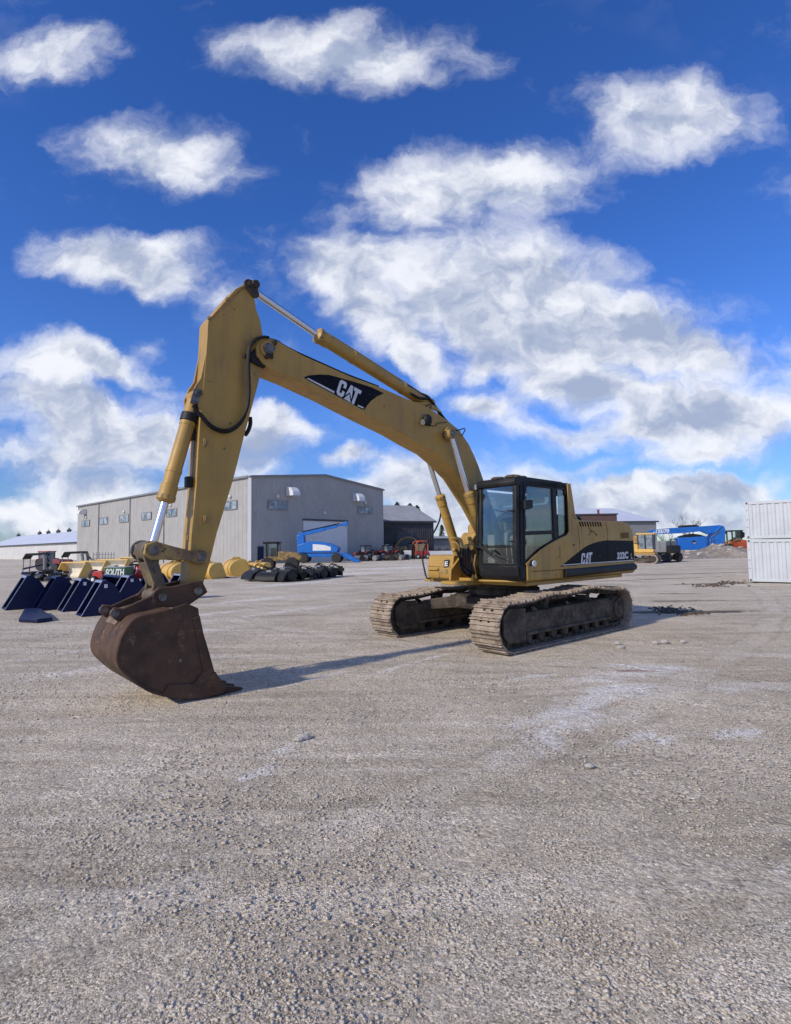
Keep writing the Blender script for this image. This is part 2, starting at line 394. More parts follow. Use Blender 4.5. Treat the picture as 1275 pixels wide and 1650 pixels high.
# fine structure, evaluated here and a step towards the light
def fbm(off, scale=9.0, det=10):
    a = N(nt, "ShaderNodeVectorMath", operation='ADD'); nt.links.new(wv, a.inputs[0]); a.inputs[1].default_value = off
    m = N(nt, "ShaderNodeMapping"); m.inputs["Scale"].default_value = (1, 1.35, 1); nt.links.new(a.outputs[0], m.inputs[0])
    n = N(nt, "ShaderNodeTexNoise"); n.inputs["Scale"].default_value = scale; n.inputs["Detail"].default_value = det; n.inputs["Roughness"].default_value = .60
    nt.links.new(m.outputs[0], n.inputs["Vector"]); return n.outputs["Fac"]
f0 = fbm((0, 0, 0), 7.0); g0 = fbm((0, 0, 0), 7.0, 4); g1 = fbm((-.03, .05, 0), 7.0, 4)
# the rest of the sky dome (sides, overhead, behind): broken cloud from a flat layer
den = math_(nt, 'ADD', math_(nt, 'MAXIMUM', Z, 0), .16)
c2 = N(nt, "ShaderNodeCombineXYZ"); nt.links.new(math_(nt, 'DIVIDE', X, den), c2.inputs[0]); nt.links.new(math_(nt, 'DIVIDE', Y, den), c2.inputs[1])
n2 = N(nt, "ShaderNodeTexNoise"); n2.inputs["Scale"].default_value = 1.15; n2.inputs["Detail"].default_value = 9; n2.inputs["Roughness"].default_value = .6; nt.links.new(c2.outputs[0], n2.inputs["Vector"])
layer = math_(nt, 'MULTIPLY', math_(nt, 'SUBTRACT', n2.outputs["Fac"], .51), 5.0, True)
infr = math_(nt, 'MULTIPLY', math_(nt, 'SUBTRACT', Y, .55), 8.0, True)      # the surveyed banks take over ahead
layer = math_(nt, 'MULTIPLY', layer, math_(nt, 'SUBTRACT', 1.0, infr))
d = math_(nt, 'SUBTRACT', math_(nt, 'ADD', math_(nt, 'MULTIPLY', acc, 1.55), math_(nt, 'MULTIPLY', math_(nt, 'SUBTRACT', f0, .5), 1.75)), .26)
cov = N(nt, "ShaderNodeMapRange", interpolation_type='SMOOTHSTEP'); cov.inputs["From Min"].default_value = 0; cov.inputs["From Min"].default_value = -.10; cov.inputs["From Max"].default_value = 1.15
nt.links.new(d, cov.inputs["Value"])
covf = math_(nt, 'MULTIPLY', math_(nt, 'MAXIMUM', cov.outputs[0], layer), .97)
# thick middles turn grey-blue beneath, torn rims and sun side stay white
lit = math_(nt, 'ADD', math_(nt, 'ADD', .64, math_(nt, 'MULTIPLY', math_(nt, 'SUBTRACT', g0, g1), 2.3)), math_(nt, 'MULTIPLY', math_(nt, 'SUBTRACT', f0, .5), 1.3))
tk = N(nt, 'ShaderNodeMapRange', interpolation_type='SMOOTHSTEP'); tk.inputs['From Min'].default_value = .45; tk.inputs['From Max'].default_value = 1.7; tk.inputs['To Max'].default_value = .46; nt.links.new(d, tk.inputs['Value'])
sr = N(nt, 'ShaderNodeMapRange', interpolation_type='SMOOTHSTEP'); sr.inputs['From Min'].default_value = -.20; sr.inputs['From Max'].default_value = .98; nt.links.new(math_(nt, 'SUBTRACT', lit, tk.outputs[0]), sr.inputs['Value'])
shade = sr.outputs[0]
CLOUD_W = (9.3, 9.5, 10.1); CLOUD_G = (3.9, 4.6, 6.3)
ccol = mixc(nt, shade, CLOUD_G, CLOUD_W)
hs = N(nt, "ShaderNodeHueSaturation"); hs.inputs["Saturation"].default_value = 1.25; hs.inputs["Value"].default_value = 1.0
nt.links.new(sky.outputs[0], hs.inputs["Color"])
tint = N(nt, "ShaderNodeMix", data_type='RGBA', blend_type='MULTIPLY'); tint.inputs[0].default_value = 1; tint.inputs[7].default_value = (.95, 1.08, 1.66, 1)
nt.links.new(hs.outputs[0], tint.inputs[6])
hz = N(nt, 'ShaderNodeMapRange'); hz.inputs['From Min'].default_value = .0; hz.inputs['From Max'].default_value = .24; nt.links.new(Z, hz.inputs['Value'])
nt.links.new(mixc(nt, hz.outputs[0], (.46, .64, 1.0), (.93, 1.06, 1.66)), tint.inputs[7])
fin = mixc(nt, covf, tint.outputs[2], ccol)
nt.links.new(fin, bg.inputs[0])

scene.view_settings.view_transform = 'Standard'; scene.view_settings.look = 'None'
scene.view_settings.gamma = 1; scene.view_settings.exposure = 0.0

# ------------------------------------------------------------------ ground
def spaced(a, b, n, k):      # denser near zero
    return [math.copysign((math.sinh(k * abs(t)) / math.sinh(k)), t) * (b if t > 0 else -a) for t in np.linspace(-1, 1, n)]
xs = spaced(-2500, 2500, 261, 8.2); ys = [y + 7 for y in spaced(-1500, 4500, 281, 8.2)]
vs = []
for y in ys:
    for x in xs:
        r = sqrt(x * x + (y - 8) ** 2)
        a = .018 * max(0, 1 - r / 60)
        z = a * (mnoise.noise((x * .55, y * .55, 1)) + .6 * mnoise.noise((x * 1.9, y * 1.9, 4)))
        vs.append((x, y, z - .006))
nx = len(xs)
fs = [(j * nx + i, j * nx + i + 1, (j + 1) * nx + i + 1, (j + 1) * nx + i) for j in range(len(ys) - 1) for i in range(nx - 1)]
gm, gt, gb = _new('yard_gravel')
oc = N(gt, "ShaderNodeTexCoord").outputs["Object"]
def gmap(rot, sc, loc=(0, 0, 0)):
    m = N(gt, "ShaderNodeMapping"); m.inputs["Rotation"].default_value = (0, 0, rot); m.inputs["Scale"].default_value = sc; m.inputs["Location"].default_value = loc
    gt.links.new(oc, m.inputs[0]); return m.outputs[0]
big = tex(gt, .5, 6, .62, oc)
base = mixc(gt, ramp(gt, big, [(.36, (0, 0, 0)), (.64, (1, 1, 1))]), (.44, .378, .283), (.62, .54, .418))
# wheel and grader streaks running away to the right
st = tex(gt, 1.0, 5, .6, gmap(radians(62), (.22, 3.4, 1)), dist=.4)
base = mixc(gt, math_(gt, 'MULTIPLY', ramp(gt, st, [(.47, (0, 0, 0)), (.66, (1, 1, 1))]), .55), base, (.72, .645, .53))
st2 = tex(gt, 1.0, 5, .6, gmap(radians(62), (.3, 2.2, 1), (7, 3, 0)), dist=.3)
base = mixc(gt, math_(gt, 'MULTIPLY', ramp(gt, st2, [(.54, (0, 0, 0)), (.70, (1, 1, 1))]), .5), base, (.27, .225, .165))
# frost and packed ice
def spot(p, rx, ry, rot=0.0):
    m = N(gt, "ShaderNodeMapping", vector_type='TEXTURE'); m.inputs["Location"].default_value = (p[0], p[1], 0); m.inputs["Rotation"].default_value = (0, 0, rot); m.inputs["Scale"].default_value = (rx, ry, 50)
    gt.links.new(oc, m.inputs[0]); g = N(gt, "ShaderNodeTexGradient", gradient_type='SPHERICAL'); gt.links.new(m.outputs[0], g.inputs[0]); return g.outputs["Fac"]
fr = None
for (px, py, rx, ry, rot, k) in [(925, 1150, 1.5, .75, .8, .72), (1010, 1115, 1.1, .5, .5, .72), (1020, 1085, 1.0, .4, 0, .8), (880, 1190, .9, .4, .9, .7), (300, 1020, 3.2, .5, .9, .55), (130, 1080, 2.0, .35, .95, .55), (950, 1130, 1.1, .35, .9, 1.0), (1005, 1110, .8, .3, .3, 1.1), (900, 1170, .7, .25, .8, 1.0), (965, 1095, .6, .3, 0, .9), (1060, 1075, .9, .35, -.2, 1.0), (1030, 1185, .5, .15, .6, .8), (1075, 1190, .35, .12, .8, .9),
        (460, 1205, .40, .16, .9, .8), (425, 1240, .35, .14, .95, .85), (640, 1075, 1.1, .12, .9, .8), (520, 1090, 1.2, .10, .85, .8), (700, 1058, .9, .10, .8, .8), (250, 1000, 5, .5, .9, .6), (460, 985, 5, .4, .9, .7), (480, 940, 5, 1.2, .9, .9), (560, 925, 6, 2.2, .8, 1.0), (640, 915, 9, 3, .7, 1.0), (420, 965, 4, .8, .9, .8), (1180, 1110, 1.2, .35, .1, .6), (860, 1090, .6, .2, .4, .8), (330, 990, 3, .5, .9, .7), (150, 1045, 2.5, .22, .95, .6), (1190, 1180, .6, .2, .3, .8)]:
    v = math_(gt, 'MULTIPLY', spot(G(px, py), rx, ry, rot), k)
    fr = v if fr is None else math_(gt, 'MAXIMUM', fr, v)
fn = tex(gt, 3.2, 8, .72, oc); fn2 = tex(gt, 22, 5, .7, oc)
frf = math_(gt, 'ADD', math_(gt, 'MULTIPLY', fr, 1.3), math_(gt, 'MULTIPLY', math_(gt, 'SUBTRACT', math_(gt, 'ADD', math_(gt, 'MULTIPLY', fn, .55), math_(gt, 'MULTIPLY', fn2, .45)), .5), 5.2))
frm = math_(gt, 'MULTIPLY', ramp(gt, frf, [(.36, (0, 0, 0)), (.90, (1, 1, 1))]), .75)
base = mixc(gt, frm, base, (.76, .73, .68))
# far yard: whiter, swept by thin ice
sp2 = N(gt, "ShaderNodeSeparateXYZ"); gt.links.new(oc, sp2.inputs[0])
farf = N(gt, "ShaderNodeMapRange"); farf.inputs["From Min"].default_value = 16; farf.inputs["From Max"].default_value = 60; gt.links.new(sp2.outputs[1], farf.inputs[0])
f3 = tex(gt, 1.0, 6, .62, gmap(radians(75), (.035, .16, 1)), dist=.5)
base = mixc(gt, math_(gt, 'MULTIPLY', math_(gt, 'MULTIPLY', ramp(gt, f3, [(.46, (0, 0, 0)), (.60, (1, 1, 1))]), farf.outputs[0]), .75), base, (.70, .655, .585))
# mud, spilled oil-red dirt and tyre grime
for (px, py, rx, ry, rot, c, k) in [(1095, 986, 2.6, .42, 0.0, (.07, .055, .045), 2.3), (1020, 1081, .42, .12, 0, (.24, .10, .085), 1.5), (1110, 968, 3.0, .35, 0, (.16, .13, .10), 1.2), (1090, 956, 2.2, .3, 0, (.15, .12, .09), 1.1), (1160, 940, 4.5, .55, .1, (.14, .115, .09), 1.3), (1060, 933, 9, .35, .35, (.15, .12, .09), 1.3), (1120, 924, 14, .6, .2, (.19, .155, .12), 1.2), (650, 935, 8, 1.0, .6, (.20, .17, .14), 1.1)]:
    g = math_(gt, 'ADD', math_(gt, 'MULTIPLY', spot(G(px, py), rx, ry, rot), k), math_(gt, 'MULTIPLY', math_(gt, 'SUBTRACT', fn, .55), 2.4))
    base = mixc(gt, math_(gt, 'MULTIPLY', ramp(gt, g, [(.35, (0, 0, 0)), (.75, (1, 1, 1))]), .85), base, c)
# wheel tracks: pairs of curved bands, pressed smooth and a little paler, with a dark rim
def arc(c, R, w, seed):
    s = N(gt, "ShaderNodeVectorMath", operation='SUBTRACT'); gt.links.new(oc, s.inputs[0]); s.inputs[1].default_value = (c[0], c[1], 0)
    l = N(gt, "ShaderNodeVectorMath", operation='LENGTH'); gt.links.new(s.outputs[0], l.inputs[0])
    a = math_(gt, 'ABSOLUTE', math_(gt, 'SUBTRACT', math_(gt, 'ADD', l.outputs["Value"], math_(gt, 'MULTIPLY', tex(gt, .6, 3, .5, gmap(0, (1, 1, 1), (seed, 0, 0))), .5)), R))
    return math_(gt, 'SUBTRACT', 1.0, math_(gt, 'DIVIDE', a, w), True)
brk = ramp(gt, tex(gt, 1.3, 5, .65, gmap(0, (1, 1, 1), (2, 5, 0))), [(.40, (0, 0, 0)), (.60, (1, 1, 1))])
for c, R, w, sd in (((-28, 40), 46.0, .32, 1), ((-28, 40), 48.1, .32, 2), ((34, -14), 33.0, .30, 3), ((34, -14), 35.0, .30, 4), ((-12, -30), 40.5, .34, 5), ((-12, -30), 42.6, .34, 6), ((40, 60), 62.0, .4, 7), ((40, 60), 64.2, .4, 8)):
    t_ = arc(c, R, w, sd)
    base = mixc(gt, math_(gt, 'MULTIPLY', math_(gt, 'MULTIPLY', ramp(gt, t_, [(.0, (0, 0, 0)), (.22, (1, 1, 1)), (.45, (0, 0, 0))]), brk), .42), base, (.27, .225, .165))
    base = mixc(gt, math_(gt, 'MULTIPLY', math_(gt, 'MULTIPLY', ramp(gt, t_, [(.35, (0, 0, 0)), (.7, (1, 1, 1))]), brk), .40), base, (.68, .625, .53))
# damp patches
dp = ramp(gt, tex(gt, .28, 6, .66, gmap(0, (1, .6, 1), (11, 4, 0))), [(.56, (0, 0, 0)), (.68, (1, 1, 1))])
base = mixc(gt, math_(gt, 'MULTIPLY', dp, .42), base, (.27, .225, .17))
# grit: packed fines, 1 cm chips and patches of coarser stone
def voro(scale):
    v = N(gt, "ShaderNodeTexVoronoi"); v.inputs["Scale"].default_value = scale; gt.links.new(oc, v.inputs["Vector"])
    c = N(gt, "ShaderNodeSeparateColor"); gt.links.new(v.outputs["Color"], c.inputs[0]); return v.outputs["Distance"], c.outputs[0]
dA, cA = voro(120); dB, cB = voro(46); dC, cC = voro(21)
coarse = ramp(gt, tex(gt, .8, 6, .68, oc), [(.46, (0, 0, 0)), (.60, (1, 1, 1))])
rocky = ramp(gt, tex(gt, 1.7, 5, .7, gmap(radians(62), (.5, 1.6, 1), (3, 9, 0))), [(.56, (0, 0, 0)), (.68, (1, 1, 1))])
cm = mixc(gt, math_(gt, 'MULTIPLY', coarse, .75), cA, cB); cm = mixc(gt, math_(gt, 'MULTIPLY', rocky, .6), cm, cC)
grit = math_(gt, 'ADD', math_(gt, 'MULTIPLY', cm, .62), math_(gt, 'MULTIPLY', tex(gt, 210, 3, .75, oc), .38))
gl = N(gt, "ShaderNodeMix", data_type='RGBA', blend_type='MULTIPLY'); gl.inputs[0].default_value = 1
gt.links.new(base, gl.inputs[6])
gt.links.new(ramp(gt, grit, [(.18, (.32, .306, .285)), (.36, (.78, .77, .752)), (.60, (1.12, 1.11, 1.085)), (.82, (1.82, 1.80, 1.76))]), gl.inputs[7])
gt.links.new(gl.outputs[2], gb.inputs["Base Color"])
gb.inputs["Roughness"].default_value = .95; gb.inputs["Specular IOR Level"].default_value = .15
bp = N(gt, "ShaderNodeBump"); bp.inputs["Strength"].default_value = .8; bp.inputs["Distance"].default_value = .014
dm_ = mixc(gt, coarse, math_(gt, 'MULTIPLY', dA, -.35), math_(gt, 'MULTIPLY', dB, -.8)); dm_ = mixc(gt, rocky, dm_, math_(gt, 'MULTIPLY', dC, -1.3))
hh = math_(gt, 'ADD', math_(gt, 'ADD', dm_, math_(gt, 'MULTIPLY', tex(gt, 60, 6, .75, oc), .9)), math_(gt, 'MULTIPLY', tex(gt, 4.5, 6, .65, oc), 3.6))
gt.links.new(hh, bp.inputs["Height"]); gt.links.new(bp.outputs[0], gb.inputs["Normal"])
gb2 = MB(); gb2.v = vs; gb2.f = fs
ground = gb2.build("ground", gm, None, smooth=180)
tag(ground, "grey gravel yard with frosty streaks and muddy stains", "ground", kind='structure')

# loose pebbles lying on the yard near the viewer
rng = np.random.default_rng(3)
def pebbles(name, n, ymin, ymax, smin, smax, seed, m, label):
    rng = np.random.default_rng(seed)
    t = rng.random(n); y = ymin * (ymax / ymin) ** t
    x = (rng.random(n) * 2 - 1) * (y * .80 + .6)
    # gather in drifts
    keep = np.array([mnoise.noise((a * .9, b * .9, seed)) + .5 * mnoise.noise((a * 3, b * 3, seed)) > -.55 + .75 * q for a, b, q in zip(x, y, rng.random(n))])
    x, y = x[keep], y[keep]; k = len(x)
    s = smin * (smax / smin) ** (rng.random(k) ** 3.0) * (.75 + .25 * y / 6)
    o = np.array([(1, 0, 0), (-1, 0, 0), (0, 1, 0), (0, -1, 0), (0, 0, 1), (0, 0, -1), (.7, .7, .35), (-.7, .7, .35), (-.7, -.7, .35), (.7, -.7, .35)], float)
    fc = np.array([(4, 0, 6), (4, 6, 2), (4, 2, 7), (4, 7, 1), (4, 1, 8), (4, 8, 3), (4, 3, 9), (4, 9, 0), (5, 6, 0), (5, 2, 6), (5, 7, 2), (5, 1, 7), (5, 8, 1), (5, 3, 8), (5, 9, 3), (5, 0, 9)])
    V = o[None] * (0.7 + .6 * rng.random((k, 10, 1))) * (s[:, None, None] * np.stack([.7 + .6 * rng.random(k), .6 + .5 * rng.random(k), .28 + .35 * rng.random(k)], 1)[:, None, :])
    a = rng.random(k) * 2 * pi; ca, sa = np.cos(a)[:, None], np.sin(a)[:, None]
    Vx = V[:, :, 0] * ca - V[:, :, 1] * sa + x[:, None]; Vy = V[:, :, 0] * sa + V[:, :, 1] * ca + y[:, None]; Vz = V[:, :, 2] + (s * .15)[:, None] - .004
    P = np.stack([Vx, Vy, Vz], 2).reshape(-1, 3)
    Fc = (fc[None] + (np.arange(k) * 10)[:, None, None]).reshape(-1, 3)
    me = bpy.data.meshes.new(name); me.vertices.add(len(P)); me.vertices.foreach_set("co", P.ravel())
    me.loops.add(Fc.size); me.loops.foreach_set("vertex_index", Fc.ravel().astype(np.int32))
    me.polygons.add(len(Fc)); me.polygons.foreach_set("loop_start", np.arange(0, Fc.size, 3, dtype=np.int32))
    me.update(calc_edges=True); me.validate()
    me.materials.append(MAT[m]); ob = bpy.data.objects.new(name, me); COL.objects.link(ob)
    return tag(ob, label, "gravel", kind='stuff')
pebbles("gravel_stones", 120000, 1.7, 16, .003, .0165, 11, 'pebble', "loose grey and tan pebbles strewn over the yard")
# ------------------------------------------------------------------ the crawler excavator
EX = thing("excavator", "big worn yellow crawler excavator with raised arm, rusty bucket and black cab", "excavator", MC, MROT)
def part(mb, name, m, parent=EX, **k): return mb.build(name, m, parent, **k)
def pz(pts, v): return [(p.x, p.z) for p in (PM(x, y, v) for x, y in pts)]

# --- tracks
def path_track():
    P = [(-1.85, 0), (1.85, 0)]
    c, r = (1.83, .43), .43
    P += [(c[0] + r * sin(a), c[1] - r * cos(a)) for a in np.linspace(.15, pi - .35, 12)]
    top = [(1.72, .835), (1.3, .845), (.95, .885), (.64, .915), (.3, .892), (-.1, .90), (-.45, .935), (-.8, .945), (-1.15, .90), (-1.5, .862), (-1.8, .855)]
    P += top
    c, r = (-1.90, .425), .425
    P += [(c[0] - r * sin(a), c[1] + r * cos(a)) for a in np.linspace(.1, pi - .12, 12)]
    return [Vector((a, b)) for a, b in P]
TP = path_track()
def along(n):
    L = [0]
    Q = TP + [TP[0]]
    for a, b in zip(Q, Q[1:]): L.append(L[-1] + (b - a).length)
    out_ = []
    for k in range(n):
        s = L[-1] * (k + .3) / n
        i = max(j for j in range(len(L)) if L[j] <= s); i = min(i, len(Q) - 2)
        t = (s - L[i]) / (L[i + 1] - L[i])
        d = (Q[i + 1] - Q[i]).normalized()
        p = Q[i].lerp(Q[i + 1], t)
        # smooth tangent
        e = .35; j0 = Q[max(i - 1, 0)]; j1 = Q[min(i + 2, len(Q) - 1)]
        out_.append((p, d))
    return out_, L[-1]
def make_track(vc, dz, seed):
    rnd = random.Random(seed)
    n = 49; S, Ltot = along(n); pitch = Ltot / n
    plates, links = MB(), MB()
    for p, d in S:
        # outward normal (path runs anticlockwise seen from +v side looking along -v): outward is to the right of travel
        nrm = Vector((d.y, -d.x))
        R = Matrix(((d.x, 0, nrm.x), (0, 1, 0), (d.y, 0, nrm.y)))      # local x along, y across, z outward
        R = R @ Matrix.Rotation(rnd.uniform(-.02, .02), 3, 'Y')
        c = Vector((p.x, vc, p.y))
        o = lambda a, b, e: c + R @ Vector((a, b, e))
        h = pitch * .5 - .004
        for y0, y1 in ((-.30, -.105), (-.055, .055), (.105, .30)):
            plates.box(o(0, (y0 + y1) / 2, -.034), (2 * h, y1 - y0, .018), R)
        for y0 in (-.08, .08):
            plates.box(o(-.025, y0, -.034), (2 * h - .062, .05, .018), R)
        for gx, gh in ((h - .012, .040), (.006, .030), (-h + .022, .034)):
            plates.box(o(gx, 0, -.025 + gh / 2), (.017, .598, gh), R)
        for y0 in (-.10, .10):
            links.box(o(.0, y0, -.085), (pitch * .98, .04, .085), R)
        links.cyl(o(pitch * .46, -.14, -.09), o(pitch * .46, .14, -.09), .026, n=8)
    t = plates.build("track", 'mud_steel', EX, smooth=0)
    t.location.z = dz
    links.build("track_chain", 'dark_steel', t, smooth=30)
    # side frame
    sgn = 1 if vc > 0 else -1
    f = MB()
    prof = [(-1.55, .24), (1.42, .24), (1.46, .30), (1.46, .56), (1.36, .62), (-1.42, .66), (-1.60, .60)]
    f.prism(prof, vc - .20, vc + .20)
    f.prism([(-1.52, .245), (1.40, .245), (1.40, .30), (-1.52, .30)], vc - .235, vc + .235)
    for u in (.64, -.8): f.bb((u - .07, vc - .12, .62), (u + .07, vc + .12, .76))
    for u in (1.0, -.1, -.9):
        f.prism([(u - .10, .615), (u + .10, .62), (u + .16, .70), (u + .1, .715)], vc + sgn * .135, vc + sgn * .155)
    f.build("track_frame", 'dark_steel', t, bevel=.012)
    g = MB()                                    # idler yoke and guard at the front
    g.prism([(1.40, .14), (1.88, .16), (2.00, .30), (2.00, .60), (1.86, .72), (1.40, .70)], vc + sgn * .16, vc + sgn * .21)
    g.prism([(1.40, .14), (1.88, .16), (2.00, .30), (2.00, .60), (1.86, .72), (1.40, .70)], vc - sgn * .21, vc - sgn * .16)
    g.split("idler_guard", 'dark_steel', t, bevel=.01)
    MB().lathe((1.83, vc - .14, .43), (1.83, vc + .14, .43), [(0, .08), (0, .30), (.06, .34), (.10, .29), (.18, .29), (.22, .34), (.28, .30), (.28, .08)], 28).build("idler", 'dark_steel', t)
    s = MB(); k = 21; ring = []
    for i in range(k * 4):
        a = 2 * pi * i / (k * 4); r = (.30, .34, .34, .30)[i % 4]; ring.append((-1.90 + r * cos(a), .425 + r * sin(a)))
    s.prism(ring, vc - .035, vc + .035); s.build("sprocket", 'dark_steel', t)
    m_ = MB(); a = (-1.90, vc - sgn * .2, .425)
    m_.lathe(a, (-1.90, vc + sgn * .3, .425), [(0, .2), (.02, .29), (.26, .29), (.30, .25), (.33, .25), (.36, .19), (.40, .19), (.42, .10), (.44, .10)], 28)
    for i in range(12):
        b = 2 * pi * i / 12; q = Vector((-1.90 + .225 * cos(b), vc + sgn * .12, .425 + .225 * sin(b)))
        m_.cyl(q, q + Vector((0, sgn * .03, 0)), .016, n=6)
    m_.build("final_drive", 'dark_steel', t)
    for i in range(8):
        u = -1.42 + i * .38
        MB().lathe((u, vc - .16, .19), (u, vc + .16, .19), [(0, .05), (0, .085), (.05, .10), (.07, .075), (.25, .075), (.27, .10), (.32, .085), (.32, .05)], 16).build("bottom_roller", 'dark_steel', t)
    for u, z in ((.64, .80), (-.8, .825)):
        MB().lathe((u, vc - .15, z), (u, vc + .15, z), [(0, .03), (0, .06), (.04, .065), (.06, .05), (.24, .05), (.26, .065), (.30, .06), (.30, .03)], 14).build("carrier_roller", 'dark_steel', t)
    return t
make_track(1.295, 0, 1)
make_track(-1.295, -.03, 2)

# --- carbody between the tracks
cb = MB()
cb.prism([(-.75, .50), (.75, .50), (.80, .56), (.80, .74), (.6, .80), (-.6, .80), (-.80, .74), (-.80, .56)], -.75, .75)
for su in (1, -1):
    for sv in (1, -1):
        a = [(su * .15, sv * .5), (su * .72, sv * .5), (su * 1.25, sv * 1.12), (su * .72, sv * 1.12)]
        cb.loft([[Vector((p, q, .46 if i > 1 else .52)) for i, (p, q) in enumerate(a)], [Vector((p, q, .66 if i > 1 else .78)) for i, (p, q) in enumerate(a)]])
part(cb, "carbody", 'dark_steel', bevel=.015)
sw = MB(); sw.lathe((0, 0, .79), (0, 0, 1.06), [(0, .66), (.0, .72), (.10, .72), (.10, .68), (.17, .68), (.17, .74), (.26, .74), (.26, .5)], 48)
for i in range(36):
    a = 2 * pi * i / 36; sw.cyl((.70 * cos(a), .70 * sin(a), .885), (.70 * cos(a), .70 * sin(a), .905), .016, n=6)
part(sw, "swing_bearing", 'dark_steel')

# --- deck and rear body
dk = MB()
dk.bb((-2.55, -1.28, 1.03), (1.02, 1.28, 1.10))
dk.prism([(.95, .30), (1.50, .30), (1.50, -.34), (.95, -.34)], 1.03, 1.09, 'z')
dk.bb((1.02, -1.0, 1.06), (1.08, 1.24, 1.14))
dk.prism([(-.3, .45), (1.34, .45), (1.18, 1.20), (-.3, 1.25)], 1.10, 1.135, 'z')
for v in (-.30, .26):                          # boom bracket cheeks
    dk.prism([(-.35, 1.09), (1.32, 1.09), (1.30, 1.30), (1.05, 1.52), (.45, 2.02), (.12, 2.08), (-.12, 1.95), (-.35, 1.5)], v, v + .05)
part(dk, "deck", 'yellow', bevel=.012)
body = MB()
bp_ = [(-3.01, 1.40), (-3.03, 1.90), (-2.99, 2.03), (-2.90, 2.14), (-2.74, 2.215), (-2.42, 2.245), (-.66, 2.235), (-.40, 2.26), (-.40, 1.40)]
body.prism(bp_, -1.30, 1.335)
part(body, "rear_body", 'yellow', bevel=.07, seg=4)
# lower skirt band with the round rubber fender
sk = MB(); sk.loft([[(1.10, v, z) for v, z in ((1.30, 1.10), (1.355, 1.14), (1.355, 1.37), (1.30, 1.39))], [(-3.0, v, z) for v, z in ((1.30, 1.10), (1.355, 1.14), (1.355, 1.37), (1.30, 1.39))]])
sk.bb((-3.02, -1.25, 1.10), (-2.5, 1.29, 1.39)); part(sk, "lower_skirt", 'yellow', bevel=.015)
fd = MB(); pts = [PM(914, 923.5, 1.37), PM(1018, 913.5, 1.37)]
a, b = pts; a.z -= .005
fd.tube([a + Vector((.03, -.02, 0)), a, a.lerp(b, .5), b, b + Vector((-.07, -.03, 0)), b + Vector((-.11, -.14, 0)), b + Vector((-.11, -1.2, 0))], .078, n=10, smooth=3)
part(fd, "fender_rail", 'black')
# near side panel sweeping forward under the cab door
sp = [(848.5, 908.3), (858, 898.5), (871.8, 886), (884, 877.5), (898, 869.5), (914, 862), (917.6, 856), (917.0, 838), (915.8, 805), (914.6, 779.5), (919.6, 779.0), (923.4, 803), (927.5, 830), (931, 836.5), (940, 839.8), (975, 839.8), (1004, 840), (1014, 845.5), (1019.5, 857), (1022, 880), (1023.5, 909), (1023, 911.5), (935, 917.6), (858, 922.8), (852, 921)]
pm_ = MB(); pm_.prism(pz(sp, 1.355), 1.335, 1.357); SIDE = part(pm_, "side_panel", 'yellow', bevel=.006)
# seams, hatches and slots on it
sm = MB()
for pts in ([(976, 840.5), (979.5, 858), (979.5, 909)], [(930.6, 846), (933, 862), (934.6, 880), (934.4, 889)], [(857, 921), (900, 918.2), (1021, 909.6)], [(923.2, 829), (928, 836.8)]):
    sm.tube([PM(x, y, 1.357) for x, y in pts], .0045, n=5, smooth=0)
sm.tube([PM(x, y, 1.358) for x, y in [(899.6, 882), (902.6, 882), (902.6, 898.5), (899.6, 898.5)]], .004, n=5, smooth=0)
part(sm, "panel_seam", 'slot', SIDE)
sl_ = MB()
for i in range(9):
    x = 933 + i * 4.1
    q = [PM(a_, b_, 1.359) for a_, b_ in ((x, 840.9), (x + 2.1, 840.7), (x + 4.6, 848.2), (x + 2.7, 848.5))]
    sl_.quadpanel(q, .004, (0, 1, 0))
part(sl_, "hood_slots", 'slot', SIDE, smooth=0)
lv = MB()
for i in range(6):
    q = [PM(a_, b_, 1.3595) for a_, b_ in ((1000, 858.6 + i * 1.55), (1013.5, 858.2 + i * 1.5), (1013.5, 859.0 + i * 1.5), (1000, 859.4 + i * 1.55))]
    lv.quadpanel(q, .003, (0, 1, 0))
part(lv, "louvre", 'slot', SIDE, smooth=0)
dec = [(902.4, 913.2), (912, 906), (923.5, 896.5), (940, 883.5), (948, 878.6), (956.5, 875.3), (966, 872.4), (977.6, 870.7), (1000, 871), (1020.6, 871.6), (1022.2, 903.0)]
dm = MB(); dm.prism(pz(dec, 1.3585), 1.3575, 1.3598); DEC = part(dm, "side_decal", 'decal_black', smooth=0)
OFF = (0, .0026, 0)
ln = MB()
for seg in ([(907, 909.9), (1021, 902.0), (1021, 903.2), (907, 911.3)],):
    ln.add([PM(x, y, 1.3598) + Vector(OFF) * .4 for x, y in seg], [(0, 1, 2, 3)])
ln.build("white_stripe", 'decal_white', DEC, smooth=0)
logo_mesh("lettering", [PM(x, y, 1.3598) for x, y in ((936.4, 909.4), (953.6, 908.2), (954.6, 889.8), (937.4, 891.6))], 'decal_white', DEC, OFF)
text_mesh("lettering", "322C", [PM(x, y, 1.3598) for x, y in ((994.4, 901.3), (1012.6, 900.0), (1012.2, 888.4), (994.6, 890.2))], 'decal_white', DEC, .05, 0, OFF)
text_mesh("lettering", "L", [PM(x, y, 1.3598) for x, y in ((1017.0, 900.2), (1019.6, 900.0), (1019.4, 891.2), (1016.8, 891.4))], 'decal_white', DEC, .0, 0, OFF)
kn = MB(); q = PM(860.5, 908, 1.357); kn.cyl(q, q + Vector((0, .02, 0)), .055, n=18); part(kn, "warning_sticker", 'decal_white', SIDE)
